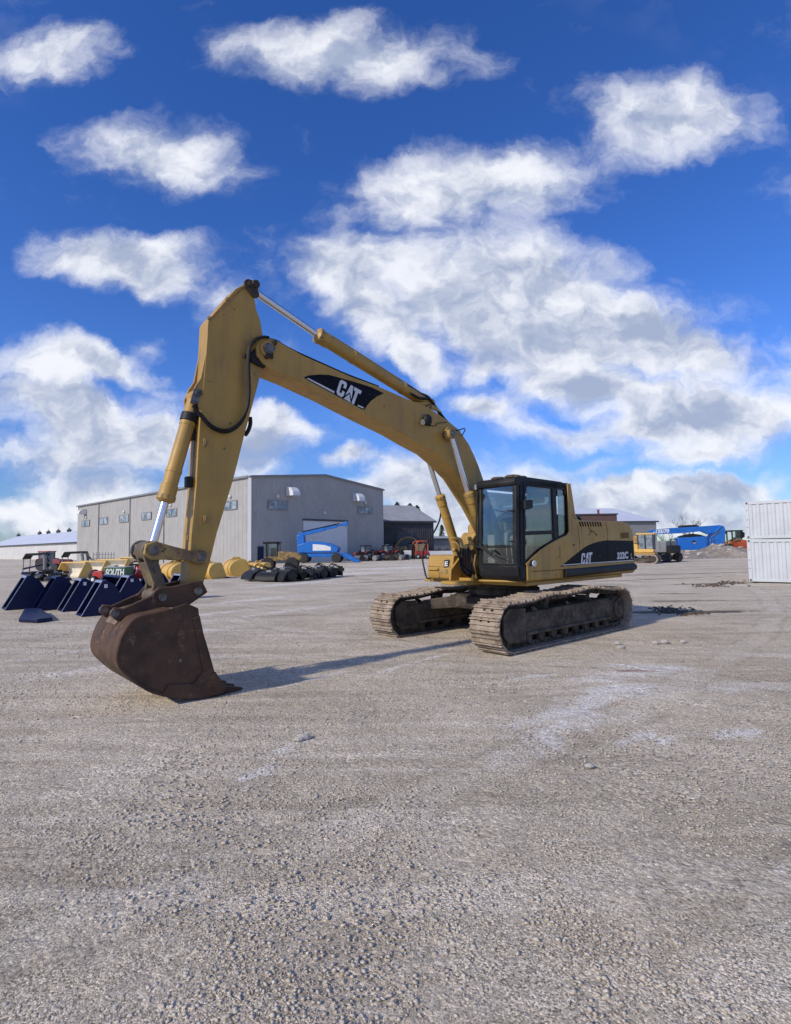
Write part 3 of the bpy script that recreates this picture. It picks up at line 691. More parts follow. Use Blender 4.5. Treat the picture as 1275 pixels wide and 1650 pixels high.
kb = MB(); kb.quadpanel([PM(x, y, 1.359) for x, y in ((852, 912.4), (856.5, 902), (860, 901.8), (861, 912))], .004, (0, 1, 0)); part(kb, "black_sticker", 'black', SIDE, smooth=0)
hb = MB()
for x, y in ((924.6, 878), (952, 857), (950, 861), (961, 862)):
    q = PM(x, y, 1.357); hb.cyl(q, q + Vector((0, .012, 0)), .016, n=8)
hb.split("latch", 'black', SIDE)
ch = MB(); ch.tube([PM(x, y, 1.362) for x, y in ((949, 848), (951, 853), (957, 857), (961.5, 862))], .006, n=5); part(ch, "hanging_cable", 'black', SIDE)
# raised engine cover
zt_ = PM(950, 831.5, .8).z; ec = MB(); ec.prism([(-1.74, 2.22), (-1.70, zt_ - .06), (-1.60, zt_ - .01), (-.78, zt_), (-.66, zt_ - .04), (-.62, 2.22)], -.55, .85)
EC = part(ec, "engine_cover", 'black', bevel=.025)
eg = MB()
for i in range(10):
    u = -.72 - i * .095; eg.bb((u - .03, .848, zt_ - .13), (u + .03, .858, zt_ - .06))
part(eg, "vent_slots", 'slot', EC, smooth=0)
ex = MB(); ex.cyl((-1.45, .2, 2.36), (-1.45, .2, 2.62), .05, n=14); ex.cyl((-1.45, .2, 2.62), (-1.5, .2, 2.70), .05, n=14); part(ex, "exhaust_pipe", 'rust')
hr = MB(); hr.tube([(-.5, -.75, 2.2), (-.5, -.75, 2.50), (-.75, -.75, 2.56), (-1.5, -.75, 2.46), (-1.6, -.75, 2.22)], .018, n=6, smooth=4); part(hr, "hood_rail", 'yellow')
# far side tank
ft = MB(); ft.prism([(-.15, 1.10), (-.15, 1.95), (-.25, 2.06), (-1.5, 2.06), (-1.5, 1.10)], -1.30, -.45); FT = part(ft, "fuel_tank", 'yellow', bevel=.04, seg=3)
fc = MB(); fc.cyl((-.5, -.75, 2.05), (-.5, -.75, 2.13), .07); fc.cyl((-.35, -.6, 2.05), (-.35, -.6, 2.10), .04); fc.split("filler_cap", 'black', FT)

# --- tool box at the front corner
tb = MB(); tb.prism([(.70, 1.11), (1.19, 1.11), (1.22, 1.16), (1.22, 1.36), (1.215, 1.375), (1.18, 1.56), (1.12, 1.585), (.70, 1.585)], -.97, -.29)
TB = part(tb, "tool_box", 'yellow', bevel=.02)
ts = MB(); ts.bb((1.218, -.965, 1.352), (1.229, -.295, 1.362)); ts.bb((1.215, -.60, 1.22), (1.228, -.42, 1.30)); ts.bb((1.2, -.66, 1.13), (1.226, -.64, 1.33)); part(ts, "lid_seam", 'yellow_rust', TB)
th = MB(); th.bb((1.22, -.93, 1.28), (1.26, -.66, 1.315)); part(th, "handle", 'yellow', TB, bevel=.008)
lq = [PU(x, y, 1.212) for x, y in ((715.6, 914.8), (724.2, 914.0), (724.6, 901.6), (716.6, 902.6))]
lb = MB(); lb.quadpanel([p + Vector((.012, 0, 0)) for p in lq], .006, (1, 0, .15)); LBL = part(lb, "warning_label", 'black', TB, smooth=0)
c_ = sum(lq, Vector()) / 4
text_mesh("lettering", "E", [c_ + (p - c_) * .62 for p in lq], 'decal_white', TB, .03, 0, (.016, 0, 0))
rl = MB(); rl.tube([PU(x, y, 1.15) for x, y in ((711.5, 818), (709, 836), (703, 851), (693, 868), (684.5, 882), (681.2, 900), (683.5, 915), (686, 926), (689, 932), (695, 931.5))], .017, n=8, smooth=5)
part(rl, "handrail", 'black')

# --- cab
cabf = MB()
V0, V1 = .47, 1.33
def frame_side(v0, v1):
    """outline bars of the near cab side, as prisms"""
    pass
roof = [(1.345, 2.80), (1.37, 2.86), (1.33, 2.93), (1.20, 2.965), (-.15, 2.955), (-.27, 2.92), (-.29, 2.80)]
cabf.prism(roof, V0, V1)
# posts
def post(mb, x0, y0, x1, y1, w=.09, d=.09, v=V1):
    a, b = PM(x0, y0, v), PM(x1, y1, v)
    mb.loft([[a + Vector((i, j, 0)) for i, j in ((-w / 2, 0), (w / 2, 0), (w / 2, -d), (-w / 2, -d))], [b + Vector((i, j, 0)) for i, j in ((-w / 2, 0), (w / 2, 0), (w / 2, -d), (-w / 2, -d))]])
FB = (1.36, 1.20)                         # front plane top and bottom (u)
cab_front = [(1.315, 2.82), (1.345, 2.2), (1.36, 1.7), (1.36, 1.45), (1.32, 1.22), (1.22, 1.13)]
for v in (V0, V1 - .085):                  # curved front corner posts
    rings = []
    for (u, z) in cab_front:
        rings.append([(u, v, z), (u, v + .085, z), (u - .10, v + .085, z), (u - .10, v, z)])
    cabf.loft(rings)
cabf.loft([[(1.32, v, 1.36), (1.355, v, 1.44), (1.30, v, 1.44), (1.26, v, 1.36)] for v in (V0 + .03, V1 - .03)])   # sill under the windscreen
cabf.prism([(1.355, 1.40), (1.32, 1.22), (1.22, 1.125), (-.30, 1.125), (-.30, 1.36), (1.25, 1.40)], V0, V1)        # cab base
cabf.prism([(-.30, 1.125), (-.30, 2.82), (-.20, 2.82), (-.20, 1.125)], V0, V0 + .07)
cabf.bb((-.30, V0, 1.36), (-.24, V1, 1.9)); cabf.bb((-.30, V0, 2.70), (-.24, V1, 2.83))
# near side: door pillar pair and rear pillar, belt rail
post(cabf, 841, 773, 841.8, 925, .075, .10); post(cabf, 846.4, 774, 846.2, 912, .06, .05, V1 + .008)
post(cabf, 893, 776, 896.5, 868, .14, .09)
post(cabf, 914.8, 778, 917.4, 858, .05, .08)
cabf.prism(pz([(846, 773), (912, 778), (912, 788.5), (846, 783)], V1), V1 - .07, V1)
cabf.prism(pz([(846, 856.2), (893, 854.6), (893, 860.4), (846, 862.4)], V1 + .006), V1 - .05, V1 + .006)
cabf.prism(pz([(846.5, 905), (896, 866.5), (917, 857.5), (917, 870), (896, 874), (853, 914)], V1), V1 - .05, V1)
CAB = part(cabf, "cab", 'black', bevel=.018)
def pane(name, px, v, m='glass', th=.006):
    mb = MB(); mb.prism(pz(px, v), v - th, v); return mb.build(name, m, CAB, smooth=0)
pane("door_window", [(849, 782.6), (888.5, 785.8), (891, 855.4), (848.6, 857)], V1 - .022)
pane("door_window", [(848.4, 862), (895, 860.2), (896, 868), (872, 885), (849, 905)], V1 - .022)
pane("rear_side_window", [(898.4, 788), (913.6, 789), (916.2, 857), (901, 864.5)], V1 - .022)
wp = [(1.312, 2.80), (1.338, 2.2), (1.352, 1.76)]
wm = MB(); wm.loft([[(u - .02, v, z) for u, z in wp] + [(u - .028, v, z) for u, z in wp[::-1]] for v in (V0 + .085, V1 - .085)]); wm.build("windscreen", 'glass', CAB, smooth=0)
wl = MB(); wp2 = [(1.353, 1.71), (1.352, 1.44)]; wl.loft([[(u - .02, v, z) for u, z in wp2] + [(u - .028, v, z) for u, z in wp2[::-1]] for v in (V0 + .085, V1 - .085)]); wl.build("lower_windscreen", 'glass', CAB, smooth=0)
fs_ = MB(); fs_.pane = None
pane_f = lambda name, pts: MB().loft([[Vector(p) for p in pts], [Vector(p) + Vector((0, .006, 0)) for p in pts]]).build(name, 'glass', CAB, smooth=0)
pane_f("far_side_window", [(1.2, V0 + .03, 1.45), (1.2, V0 + .03, 2.76), (-.18, V0 + .03, 2.76), (-.18, V0 + .03, 1.45)])
MB().loft([[(-.27, V0 + .05, 1.9), (-.27, V1 - .06, 1.9), (-.27, V1 - .06, 2.70), (-.27, V0 + .05, 2.70)], [(-.264, V0 + .05, 1.9), (-.264, V1 - .06, 1.9), (-.264, V1 - .06, 2.70), (-.264, V0 + .05, 2.70)]]).build("rear_window", 'glass', CAB, smooth=0)
br = MB(); br.loft([[(1.345, v, 1.715), (1.345, v, 1.75), (1.31, v, 1.75), (1.31, v, 1.715)] for v in (V0 + .06, V1 - .06)]); br.build("windscreen_bar", 'black', CAB, bevel=.006)
st_ = MB(); st_.prism([(.10, 1.78), (.62, 1.82), (.66, 1.90), (.60, 1.95), (.18, 1.92), (.02, 2.40), (-.06, 2.55), (-.13, 2.52), (-.10, 2.2), (.0, 1.84)], .66, 1.12)
st_.bb((.12, .72, 1.36), (.5, 1.06, 1.80)); st_.prism([(-.05, 2.56), (.03, 2.58), (-.02, 2.76), (-.10, 2.74)], .76, 1.02); st_.build("seat", 'interior', CAB, bevel=.035, seg=3)
cs = MB()
for v in (.52, 1.10): cs.prism([(.15, 1.36), (.72, 1.36), (.70, 1.98), (.60, 2.04), (.2, 2.02)], v, v + .13)
cs.cyl((.66, .585, 2.02), (.70, .585, 2.2), .018); cs.cyl((.66, 1.165, 2.02), (.70, 1.165, 2.2), .018); cs.bb((1.0, .56, 1.42), (1.18, .72, 1.95))
cs.cyl((.98, .86, 1.38), (1.05, .88, 1.86), .014, n=6); cs.cyl((.98, .98, 1.38), (1.05, .98, 1.86), .014, n=6)
cs.build("console", 'interior', CAB, bevel=.015)
wi = MB(); wi.tube([(1.37, .50, 1.80), (1.372, .66, 1.66), (1.372, .86, 1.55), (1.37, 1.12, 1.47)], .009, n=6); wi.tube([(1.374, .62, 1.78), (1.374, .78, 1.62)], .012, n=6); wi.build("wiper", 'rubber', CAB)
mi = MB(); mi.prism(pz([(845.4, 806), (857.4, 805), (857.8, 818), (851.5, 821), (846.2, 820)], 1.45), 1.42, 1.47); mi.tube([PM(846, 806, 1.44), PM(846, 802, 1.38), PM(844, 800, 1.33)], .012, n=6); mi.build("mirror", 'black', CAB, bevel=.012)
hl_ = MB(); q = Vector((1.30, .43, 2.84)); hl_.cyl(q + Vector((-.10, 0, 0)), q + Vector((.03, 0, 0)), .065, n=16); hl_.build("work_lamp", 'black', CAB)
MB().cyl(q + Vector((.03, 0, 0)), q + Vector((.036, 0, 0)), .052, n=16).build("lamp_lens", 'lens', CAB)
rd = MB(); rnd = random.Random(5)
for i in range(16):
    rd.ball((1.25 - .38 * rnd.random() - .0, V1 - .05 - .5 * rnd.random(), 2.955 + .015 * rnd.random()), .05 + .045 * rnd.random(), 7, 5, (1.3, 1.2, .45))
rd.build("roof_debris", 'mud', CAB)
gh = MB()
for z in (2.35, 1.82): gh.tube([(1.345, V1 - .14, z), (1.38, V1 - .12, z), (1.36, V1 - .03, z)], .014, n=6)
gh.tube([(1.37, V0 + .02, 2.75), (1.40, V0 + .02, 2.2), (1.41, V0 + .02, 1.6)], .014, n=6); gh.split("grab_handle", 'black', CAB)

# --- boom
BH = .22
b_up = [(420.5, 545), (430, 544), (445, 548), (458.8, 556), (487, 572), (565.5, 606.5), (615.7, 625), (659.6, 644), (691, 656.7), (719, 675.5), (741, 694), (756, 716), (765, 735), (772, 752)]
b_lo = [(741, 767.5), (735.6, 762.5), (721.5, 746.9), (698.9, 727), (670.6, 711.6), (640, 693.3), (600, 673.4), (584.7, 661.3 + 4.2), (530, 636.5), (470, 608), (440, 596), (424, 585), (414, 572), (413, 557)]
up = pz(b_up, BH); lo = pz(b_lo, BH)
foot = [(.62, 2.62), (.30, 2.05), (.14, 2.0), (.02, 1.90), (.02, 1.78), (.12, 1.70), (.26, 1.72), (.60, 2.02), (1.00, 2.52)]
prof = up + foot + lo
bm_ = MB(); bm_.prism(prof, -BH, BH)
for s in (-1, 1):
    for (x, y, r, e) in ((431, 563, .12, .03), (722.5, 700, .13, .05)):
        p = PM(x, y, BH); bm_.cyl((p.x, s * BH, p.z), (p.x, s * (BH + e), p.z), r, n=24)
BOOM = part(bm_, "boom", 'yellow', bevel=.008)
NP = PM(431, 563, BH)                    # boom nose pin
CP = PM(724, 700, .33)                   # boom cylinder pin
pn = MB(); pn.cyl((NP.x, -BH - .06, NP.z), (NP.x, BH + .06, NP.z), .075, n=20); pn.build("nose_pin", 'pin', BOOM)
pc = MB(); pc.cyl((CP.x, -.45, CP.z), (CP.x, .45, CP.z), .06, n=20); pc.build("cylinder_pin", 'pin', BOOM)
# decal
dec = [(489.5, 608.5), (497, 605), (515, 603.4), (530, 604), (552, 610), (580, 618), (600, 624.5), (618.5, 633.8), (608, 638.5), (598, 646), (592, 653), (587, 660.2), (583, 659.2), (540, 636), (510, 620)]
dm = MB(); dm.prism(pz(dec, BH + .0015), BH + .001, BH + .004); BD = part(dm, "boom_decal", 'decal_black', smooth=0)
wv = BH + .0052
ln = MB()
for seg in ([(494.2, 609.6), (497.2, 609.2), (539.6, 630.6), (538.6, 633.8)], [(577, 652), (586.6, 656.4), (585.6, 658.2), (576.4, 654.2)]):
    ln.add([PM(x, y, wv) for x, y in seg], [(0, 1, 2, 3)])
ln.split("white_stripe", 'decal_white', BD, smooth=0)
logo_mesh("lettering", [PM(x, y, wv) for x, y in ((541.5, 634.4), (574.2, 654.4), (583.2, 630.0), (548.6, 610.6))], 'decal_white', BD, (0, 0, 0))
# work lamp, cable, rails and hoses on the boom
q = PM(686, 677.5, BH); lm = MB(); lm.ball((q.x, BH + .05, q.z), .095, 14, 8, (1, .75, 1.1)); lm.cyl((q.x, BH, q.z), (q.x - .05, BH + .06, q.z - .1), .02, n=8); lm.build("work_lamp", 'black', BOOM)
q2 = PM(685, 678.5, BH + .1); MB().cyl((q2.x + .02, BH + .07, q2.z - .01), (q2.x + .045, BH + .09, q2.z - .03), .042, n=14).build("lamp_lens", 'lens', BOOM)
cbm = MB(); cbm.tube([PM(x, y, BH + .012) for x, y in ((694, 685), (698, 686.5), (704, 684.8), (705, 682), (720, 680.6))], .006, n=5); cbm.build("lamp_cable", 'hose', BOOM)
rlm = MB()
rlm.tube([PM(x, y, .2) for x, y in ((684, 655), (692.5, 651.5), (695.2, 653), (693, 660))], .011, n=6, smooth=0)
rlm.tube([PM(x, y, .26) for x, y in ((731, 695), (748.6, 690.2), (750, 692.4), (744.6, 702))], .011, n=6, smooth=0)
rlm.split("hose_guide", 'black', BOOM)
hs_ = MB()
for o in (0, .06):
    hs_.tube([PM(x, y, .05 - o) for x, y in ((646, 624 - o * 18), (658, 622), (672, 632), (690, 641 - o * 20), (701, 654), (711, 668), (722, 681), (740, 696))], .027, n=7, smooth=5)
hs_.tube([PM(x, y, .12) for x, y in ((662, 634), (676, 641.5), (692, 643), (701, 655), (709, 667.5))], .024, n=7, smooth=5)
hs_.build("hose", 'hose', BOOM)
pl = MB()
for o in (0, .07, .14):
    pl.tube([PM(x, y, .10 - o) for x, y in ((425, 547), (436, 546.4), (447, 549.5), (457, 556), (480, 568), (520, 586), (560, 603.5), (610, 622.5))], .014, n=6, smooth=4)
pl.build("hydraulic_pipe", 'hose', BOOM)
mk = MB()
for x, y in ((437.5, 562), (434, 571), (441, 553), (429, 575)):
    p = PM(x, y, BH); mk.cyl((p.x, BH, p.z), (p.x, BH + .05, p.z), .035, n=12)
p = PM(436, 567, BH); mk.bb((p.x - .03, BH + .0, p.z - .10), (p.x + .05, BH + .035, p.z + .09)); mk.build("pipe_block", 'dark_steel', BOOM, bevel=.008)

# --- cylinders
def cylinder(name, top, mid, bot, rb, rr, hose_=None):
    """barrel from bot to mid, polished rod from mid to top"""
    top, mid, bot = Vector(top), Vector(mid), Vector(bot); d = (mid - bot).normalized(); L = (mid - bot).length
    c = MB(); c.lathe(bot, mid, [(0, rb * .55), (.03, rb * .9), (.06, rb), (L - .22, rb), (L - .21, rb * 1.14), (L - .08, rb * 1.14), (L - .07, rb * 1.22), (L - .02, rb * 1.22), (L, rb * .95), (L + .015, rr * 1.2)], 22)
    c.cyl(bot + Vector((0, -.10, 0)), bot + Vector((0, .10, 0)), rb * .95, n=18)
    s = d.orthogonal(); s = Vector((0, 1, 0)).cross(d)
    if s.z < 0: s = -s
    if hose_ is None: c.tube([bot + d * .18 + s * rb * 1.1, bot + d * .3 + s * rb * 1.25, mid - d * .35 + s * rb * 1.25, mid - d * .16 + s * rb * 1.05], .018, n=6, smooth=4)
    for t in (.25, .7):
        c.lathe(bot + d * (L * t), bot + d * (L * t + .05), [(0, rb * 1.02), (0, rb * 1.07), (.05, rb * 1.07), (.05, rb * 1.02)], 18)
    o = c.build(name, 'yellow', EX)
    r = MB(); r.cyl(mid - d * .05, top, rr, n=18); r.build("piston_rod", 'chrome', o)
    e = MB(); e.cyl(top + Vector((0, -.07, 0)), top + Vector((0, .07, 0)), rr * 1.9, n=18); e.cyl(top + Vector((0, -.085, 0)), top + Vector((0, .085, 0)), rr * 1.1, n=14); e.build("rod_eye", 'yellow_rust', o)
    n_ = MB(); n_.lathe(mid - d * .075, mid, [(0, rb * 1.2), (0, rb * 1.26), (.055, rb * 1.26), (.055, rb * 1.2)], 10); n_.build("gland", 'yellow_rust', o, smooth=0)
    return o
foot_c = Vector((.86, 0, 1.33))
for v in (.36, -.36):
    t = Vector((CP.x, v, CP.z)); b = Vector((foot_c.x, v, foot_c.z)); cylinder("boom_cylinder", t, b.lerp(t, .58), b, .085, .048)
ST = PM(403, 465, 0); SMi = PM(510, 539, 0); SB = PM(690, 652, 0)
cylinder("stick_cylinder", ST, SMi, SB, .10, .052)
BT = PM(244, 885, 0); BMi = PM(266, 808, 0); BB_ = PM(315, 640, 0)
cylinder("bucket_cylinder", BT, BMi, BB_, .092, .05, False)
sbk = MB()                                      # bracket under the stick cylinder
for v in (-.15, .11):
    p = [PM(x, y, 0) for x, y in ((660, 651), (678, 651), (694, 657), (704, 668))]; sbk.prism([(a_.x, a_.z) for a_ in p], v, v + .04)
sbk.split("cylinder_bracket", 'yellow', BOOM, bevel=.006)

# --- stick
SH = .14
s_pts = [(395.3, 457), (380, 465), (337.3, 513.3), (335, 519), (333.5, 550), (329.5, 600), (326.5, 630), (322.4, 672), (318.4, 738), (316, 785), (308.7, 860), (306.4, 890), (303.4, 931), (302, 950), (306, 962), (316, 966), (324, 960), (326.8, 944), (338.8, 903.8), (349.5, 860), (374, 780), (381.2, 753), (394.7, 698.8), (402.4, 670.6), (415.9, 620), (420, 602.7), (424.6, 575), (424.7, 545), (419.3, 514.7), (413.3, 498.7), (410, 478.7), (406.5, 462), (401, 456)]
sk_ = MB(); sk_.prism(pz(s_pts, SH), -SH, SH)
STK = part(sk_, "stick", 'yellow', bevel=.007)
sb = MB()
for v in (-.13, .10):                             # ears carrying the bucket cylinder
    p = [PM(x, y, .1) for x, y in ((333.5, 552), (322, 610), (313.5, 622), (306, 640), (308, 652), (317, 652), (322.5, 668), (326, 630))]
    sb.prism([(a_.x, a_.z) for a_ in p], v, v + .035)
sb.split("cylinder_ear", 'yellow', STK, bevel=.006)
tp = MB(); q = PM(403, 465, 0); tp.cyl((q.x, -.2, q.z), (q.x, .2, q.z), .055, n=18); qa, qb = PM(400.5, 459.5, SH), PM(410, 474, SH); dq = (qb - qa).normalized(); an = atan2(dq.z, dq.x)
tp.prism([(qa.x + .075 * cos(an + t), qa.z + .075 * sin(an + t)) for t in np.linspace(pi / 2, 3 * pi / 2, 9)] + [(qb.x + .06 * cos(an + t), qb.z + .06 * sin(an + t)) for t in np.linspace(-pi / 2, pi / 2, 9)], SH, SH + .035); tp.cyl((qa.x, SH, qa.z), (qa.x, SH + .06, qa.z), .035, n=14)
tp.build("top_pin", 'dark_steel', STK, bevel=.006)
lt = MB(); lt.loft([[PM(x, y, SH + .003) for x, y in ((336.9, 514.5), (395, 459), (396.2, 460.5), (338.2, 516.5))], [PM(x, y, SH + .02) for x, y in ((336.9, 514.5), (395, 459), (396.2, 460.5), (338.2, 516.5))]])
for x, y in ((337.5, 513), (366, 482)):
    p = PM(x, y, SH); lt.ball(p, .03, 8, 5)
lt.build("edge_weld", 'yellow_rust', STK)
bk = MB()                                         # black guard between stick and boom nose
p = [PM(x, y, SH + .03) for x, y in ((402, 571), (412, 560), (424, 566), (433, 579), (426, 594), (404, 583))]; bk.prism([(a_.x, a_.z) for a_ in p], SH + .002, SH + .05); bk.ball(PM(395, 573.5, SH + .02), .03, 8, 6); bk.build("hose_clamp_block", 'black', STK, bevel=.01)
hz = MB()
H1 = [(432, 543.5), (424, 543), (413, 546), (404, 555), (400, 570), (399.6, 594), (400.4, 634), (397.5, 660), (389, 680), (374, 693), (358, 696), (340, 688), (326, 673), (316, 660), (311, 653)]
hz.tube([PM(x, y, SH + .06) for x, y in H1], .022, n=8, smooth=5)
hz.tube([PM(x + (1.5 if i < 8 else 0), y + (0 if i < 6 or i > 12 else -3.0), SH + .10) for i, (x, y) in enumerate(H1)], .02, n=8, smooth=5)
hz.build("hose", 'hose', STK)
hp = MB()
hp.tube([PM(x, y, .04) for x, y in ((321.5, 640), (313, 655), (309.5, 664), (312, 670))], .022, n=8); hp.bb(BB_ + Vector((-.1, .02, -.28)), BB_ + Vector((.06, .11, -.12)))
p = PM(308, 674, 0); hp.lathe(BB_.lerp(BMi, .17), BB_.lerp(BMi, .26), [(0, .095), (0, .108), (.11, .108), (.11, .095)], 18); hp.build("pipe_block", 'black', STK, bevel=.006)
cl_ = MB()
p = PM(318, 634, .12); cl_.cyl((p.x, .14, p.z), (p.x, .17, p.z), .045, n=16); p2 = PM(312, 645, .12); cl_.prism([(p.x - .05, p.z + .05), (p.x + .05, p.z + .05), (p2.x + .05, p2.z - .05), (p2.x - .05, p2.z - .05)], .13, .145); cl_.build("pin_plate", 'pin', STK)
cl2 = MB()
for x, y in ((330, 713), (300.5, 866), (330, 836)):
    p = PM(x, y, SH); cl2.bb((p.x - .02, SH, p.z - .05), (p.x + .02, SH + .03, p.z + .05)); cl2.cyl((p.x, SH + .03, p.z - .03), (p.x, SH + .03, p.z + .04), .012, n=6)
cl2.split("pipe_clip", 'yellow_rust', STK)
gp = MB(); gp.tube([PM(x, y, -.02) for x, y in ((314, 672), (310, 730), (308, 790))], .02, n=8, smooth=2); gp.build("grease_pipe", 'light_grey', STK)
for x0, y0 in ((310.5, 701), (305.5, 777)):
    p = PM(x0, y0, .0); MB().bb((p.x - .02, -.05, p.z - .07), (p.x + .05, .05, p.z + .07)).build("bracket_block", 'black', STK, bevel=.005)
bl = MB(); p = PM(404.5, 690, SH - .05); bl.tube([PM(x, y, 0) for x, y in ((403, 672), (403.5, 683), (400, 694), (395, 701))], .03, n=8); bl.build("hose_loop", 'hose', STK)

# --- linkage
LA = PM(247, 887, .2); LB_ = PM(324, 898, .2); HP = PM(259, 962, .2); SP = PM(313, 952, SH)
la = MB()
for v in (.165, -.215):
    a, b = Vector((LA.x, v, LA.z)), Vector((LB_.x, v, LB_.z)); d = (b - a).normalized(); s = Vector((-d.z, 0, d.x))
    pr = [a - d * .10 + s * .06, a + s * .115, a + d * .2 + s * .08, b - d * .16 + s * .065, b + s * .095, b + d * .10 + s * .05, b + d * .10 - s * .05, b - s * .095, b - d * .16 - s * .065, a + d * .2 - s * .085, a - s * .115, a - d * .10 - s * .06]
    la.prism([(p.x, p.z) for p in pr], v, v + .05)
la.split("link_arm", 'yellow_rust', EX, bevel=.012)
lp = MB(); lp.cyl((LA.x, -.26, LA.z), (LA.x, .245, LA.z), .062, n=20); lp.cyl((LB_.x, -.24, LB_.z), (LB_.x, .24, LB_.z), .055, n=20); lp.cyl((LA.x, -.26, LA.z), (LA.x, -.2, LA.z), .13, n=20); lp.split("link_pin", 'pin', EX)
pl_ = MB()
a, b = Vector((LA.x, 0, LA.z)), Vector((HP.x, 0, HP.z))
pr = [(a.x + .09, a.z - .08), (a.x + .10, a.z + .02), (a.x, a.z + .10), (a.x - .10, a.z), (a.x - .085, a.z - .15), (b.x - .085, b.z + .10), (b.x - .09, b.z - .04), (b.x + .02, b.z - .09), (b.x + .09, b.z), (b.x + .07, b.z + .16)]
pl_.prism(pr, -.155, -.10); pl_.prism(pr, .10, .155); pl_.prism([(a.x + .06, a.z - .14), (a.x - .06, a.z - .14), (b.x - .05, b.z + .12), (b.x + .05, b.z + .12)], -.10, .10); pl_.cyl((a.x, -.16, a.z), (a.x, .16, a.z), .115, n=22); pl_.cyl((b.x, -.19, b.z), (b.x, .19, b.z), .105, n=22)
part(pl_, "power_link", 'greasy', bevel=.01)

# --- bucket
BW = .55
side = [(6.27, .045), (6.50, .005), (6.79, .075), (7.06, .165), (7.29, .35), (7.44, .55), (7.40, .76), (7.35, .92), (7.28, 1.03), (7.07, 1.06), (6.85, 1.09), (6.70, 1.13), (6.56, 1.06), (6.545, .92), (6.44, .58), (6.345, .25)]
shell = [(6.27, .045), (6.50, .005), (6.79, .075), (7.06, .165), (7.29, .35), (7.44, .55), (7.42, .76), (7.35, .92), (7.25, 1.02), (7.05, 1.055), (6.86, 1.085)]
_c = catmull([Vector((a, 0, b)) for a, b in shell], 4); shell = [(p.x, p.z) for p in _c]
bs = MB()
side = shell + side[11:]
for s in (1, -1): bs.prism(side, s * (BW - .03), s * BW)
inner = []
for i, (u, z) in enumerate(shell):
    a = Vector(shell[max(i - 1, 0)]); b = Vector(shell[min(i + 1, len(shell) - 1)]); t = (b - a).normalized(); inner.append((u - t.y * .035, z + t.x * .035))
bs.prism(shell + inner[::-1], -(BW + .012), BW + .012)
BKT = part(bs, "bucket", 'rust', bevel=.006)
wr = MB()
for s in (1, -1):                                # side wear plates and the welded corner patch
    wr.prism([(6.31, .035), (6.50, .0), (6.80, .07), (6.98, .125), (6.90, .24), (6.62, .20), (6.46, .36), (6.39, .36)], s * BW + .0, s * (BW + .022))
    wr.prism([(6.40, .30), (6.50, .30), (6.63, .95), (6.55, .98)], s * BW, s * (BW + .016))
wr.split("wear_plate", 'rust', BKT, bevel=.006)
ea = MB()
for v in (-.265, .205):
    pr = [(SP.x - .13, SP.z - .02), (SP.x - .06, SP.z + .12), (SP.x + .06, SP.z + .12), (HP.x - .12, HP.z + .12), (HP.x + .04, HP.z + .125), (HP.x + .12, HP.z + .03), (7.30, 1.10), (7.40, 1.12), (7.44, 1.04), (7.36, .96), (7.25, 1.0), (7.05, 1.04), (6.86, 1.07), (6.6, 1.05)]
    ea.prism(pr, v, v + .05)
ea.cyl((HP.x, .25, HP.z), (HP.x, .262, HP.z), .11, n=22); ea.split("bucket_ear", 'rust', BKT, bevel=.012)
ep = MB(); ep.cyl((HP.x, -.29, HP.z), (HP.x, .285, HP.z), .046, n=18); ep.cyl((SP.x, -.28, SP.z), (SP.x, .275, SP.z), .05, n=18)
for v in (-.24, .23): ep.lathe((7.385, v - .03, 1.055), (7.385, v + .03, 1.055), [(0, .02), (0, .045), (.06, .045), (.06, .02)], 18)
ep.split("bucket_pin", 'pin', BKT)
tq = MB(); tq.prism([(6.72, 1.10), (6.80, 1.14), (7.10, 1.10), (7.28, 1.06), (7.38, .92), (7.34, .90), (7.24, 1.0), (7.05, 1.03)], -.20, .20); tq.build("top_plate", 'rust_bright', BKT, bevel=.01)
for i in range(5):
    v = -.47 + i * .235
    t = MB(); t.loft([[(6.40, v - .055, -.01), (6.40, v + .055, -.01), (6.37, v + .055, .10), (6.37, v - .055, .10)], [(6.22, v - .05, .0), (6.22, v + .05, .0), (6.22, v + .05, .095), (6.22, v - .05, .095)], [(5.97, v - .03, .008), (5.97, v + .03, .008), (5.97, v + .03, .03), (5.97, v - .03, .03)]])
    t.build("tooth", 'rust', BKT, bevel=.008)
sc_ = MB()
for s in (1, -1): sc_.prism([(6.36, .02), (6.26, .03), (6.22, .09), (6.27, .16), (6.36, .30), (6.42, .26)], s * (BW - .01), s * (BW + .03))
sc_.split("side_cutter", 'rust', BKT, bevel=.008)

# front hoses and valves by the boom foot
vh = MB(); rnd = random.Random(9)
for i in range(6):
    v = .14 + .05 * i
    vh.tube([(1.20, v - .02, 1.78 - .02 * i), (1.42, v + .0, 1.72), (1.50 - .02 * i, v + .02, 1.50), (1.42, v + .03, 1.28), (1.15, v + .02, 1.15)], .019, n=7, smooth=5)
vh.tube([PU(x, y, 1.46) for x, y in ((735, 885), (741, 898), (748, 915), (757, 925))], .024, n=8); vh.tube([PU(x, y, 1.44) for x, y in ((765, 880), (779, 884), (793, 894))], .02, n=8)
part(vh, "hose", 'hose')
vy = MB()
vy.tube([PU(x, y, 1.42) for x, y in ((727, 867), (739, 867.5), (744, 873), (746, 886))], .026, n=8); vy.tube([PU(x, y, 1.42) for x, y in ((729, 874), (736, 875), (740, 881), (741, 889))], .026, n=8)
vy.bb((1.30, .16, 1.60), (1.44, .30, 1.78)); vy.bb((1.28, .28, 1.44), (1.40, .42, 1.58)); vy.cyl((1.36, .32, 1.58), (1.36, .32, 1.86), .05, n=12); vy.cyl((1.38, .40, 1.72), (1.46, .40, 1.72), .045, n=12)
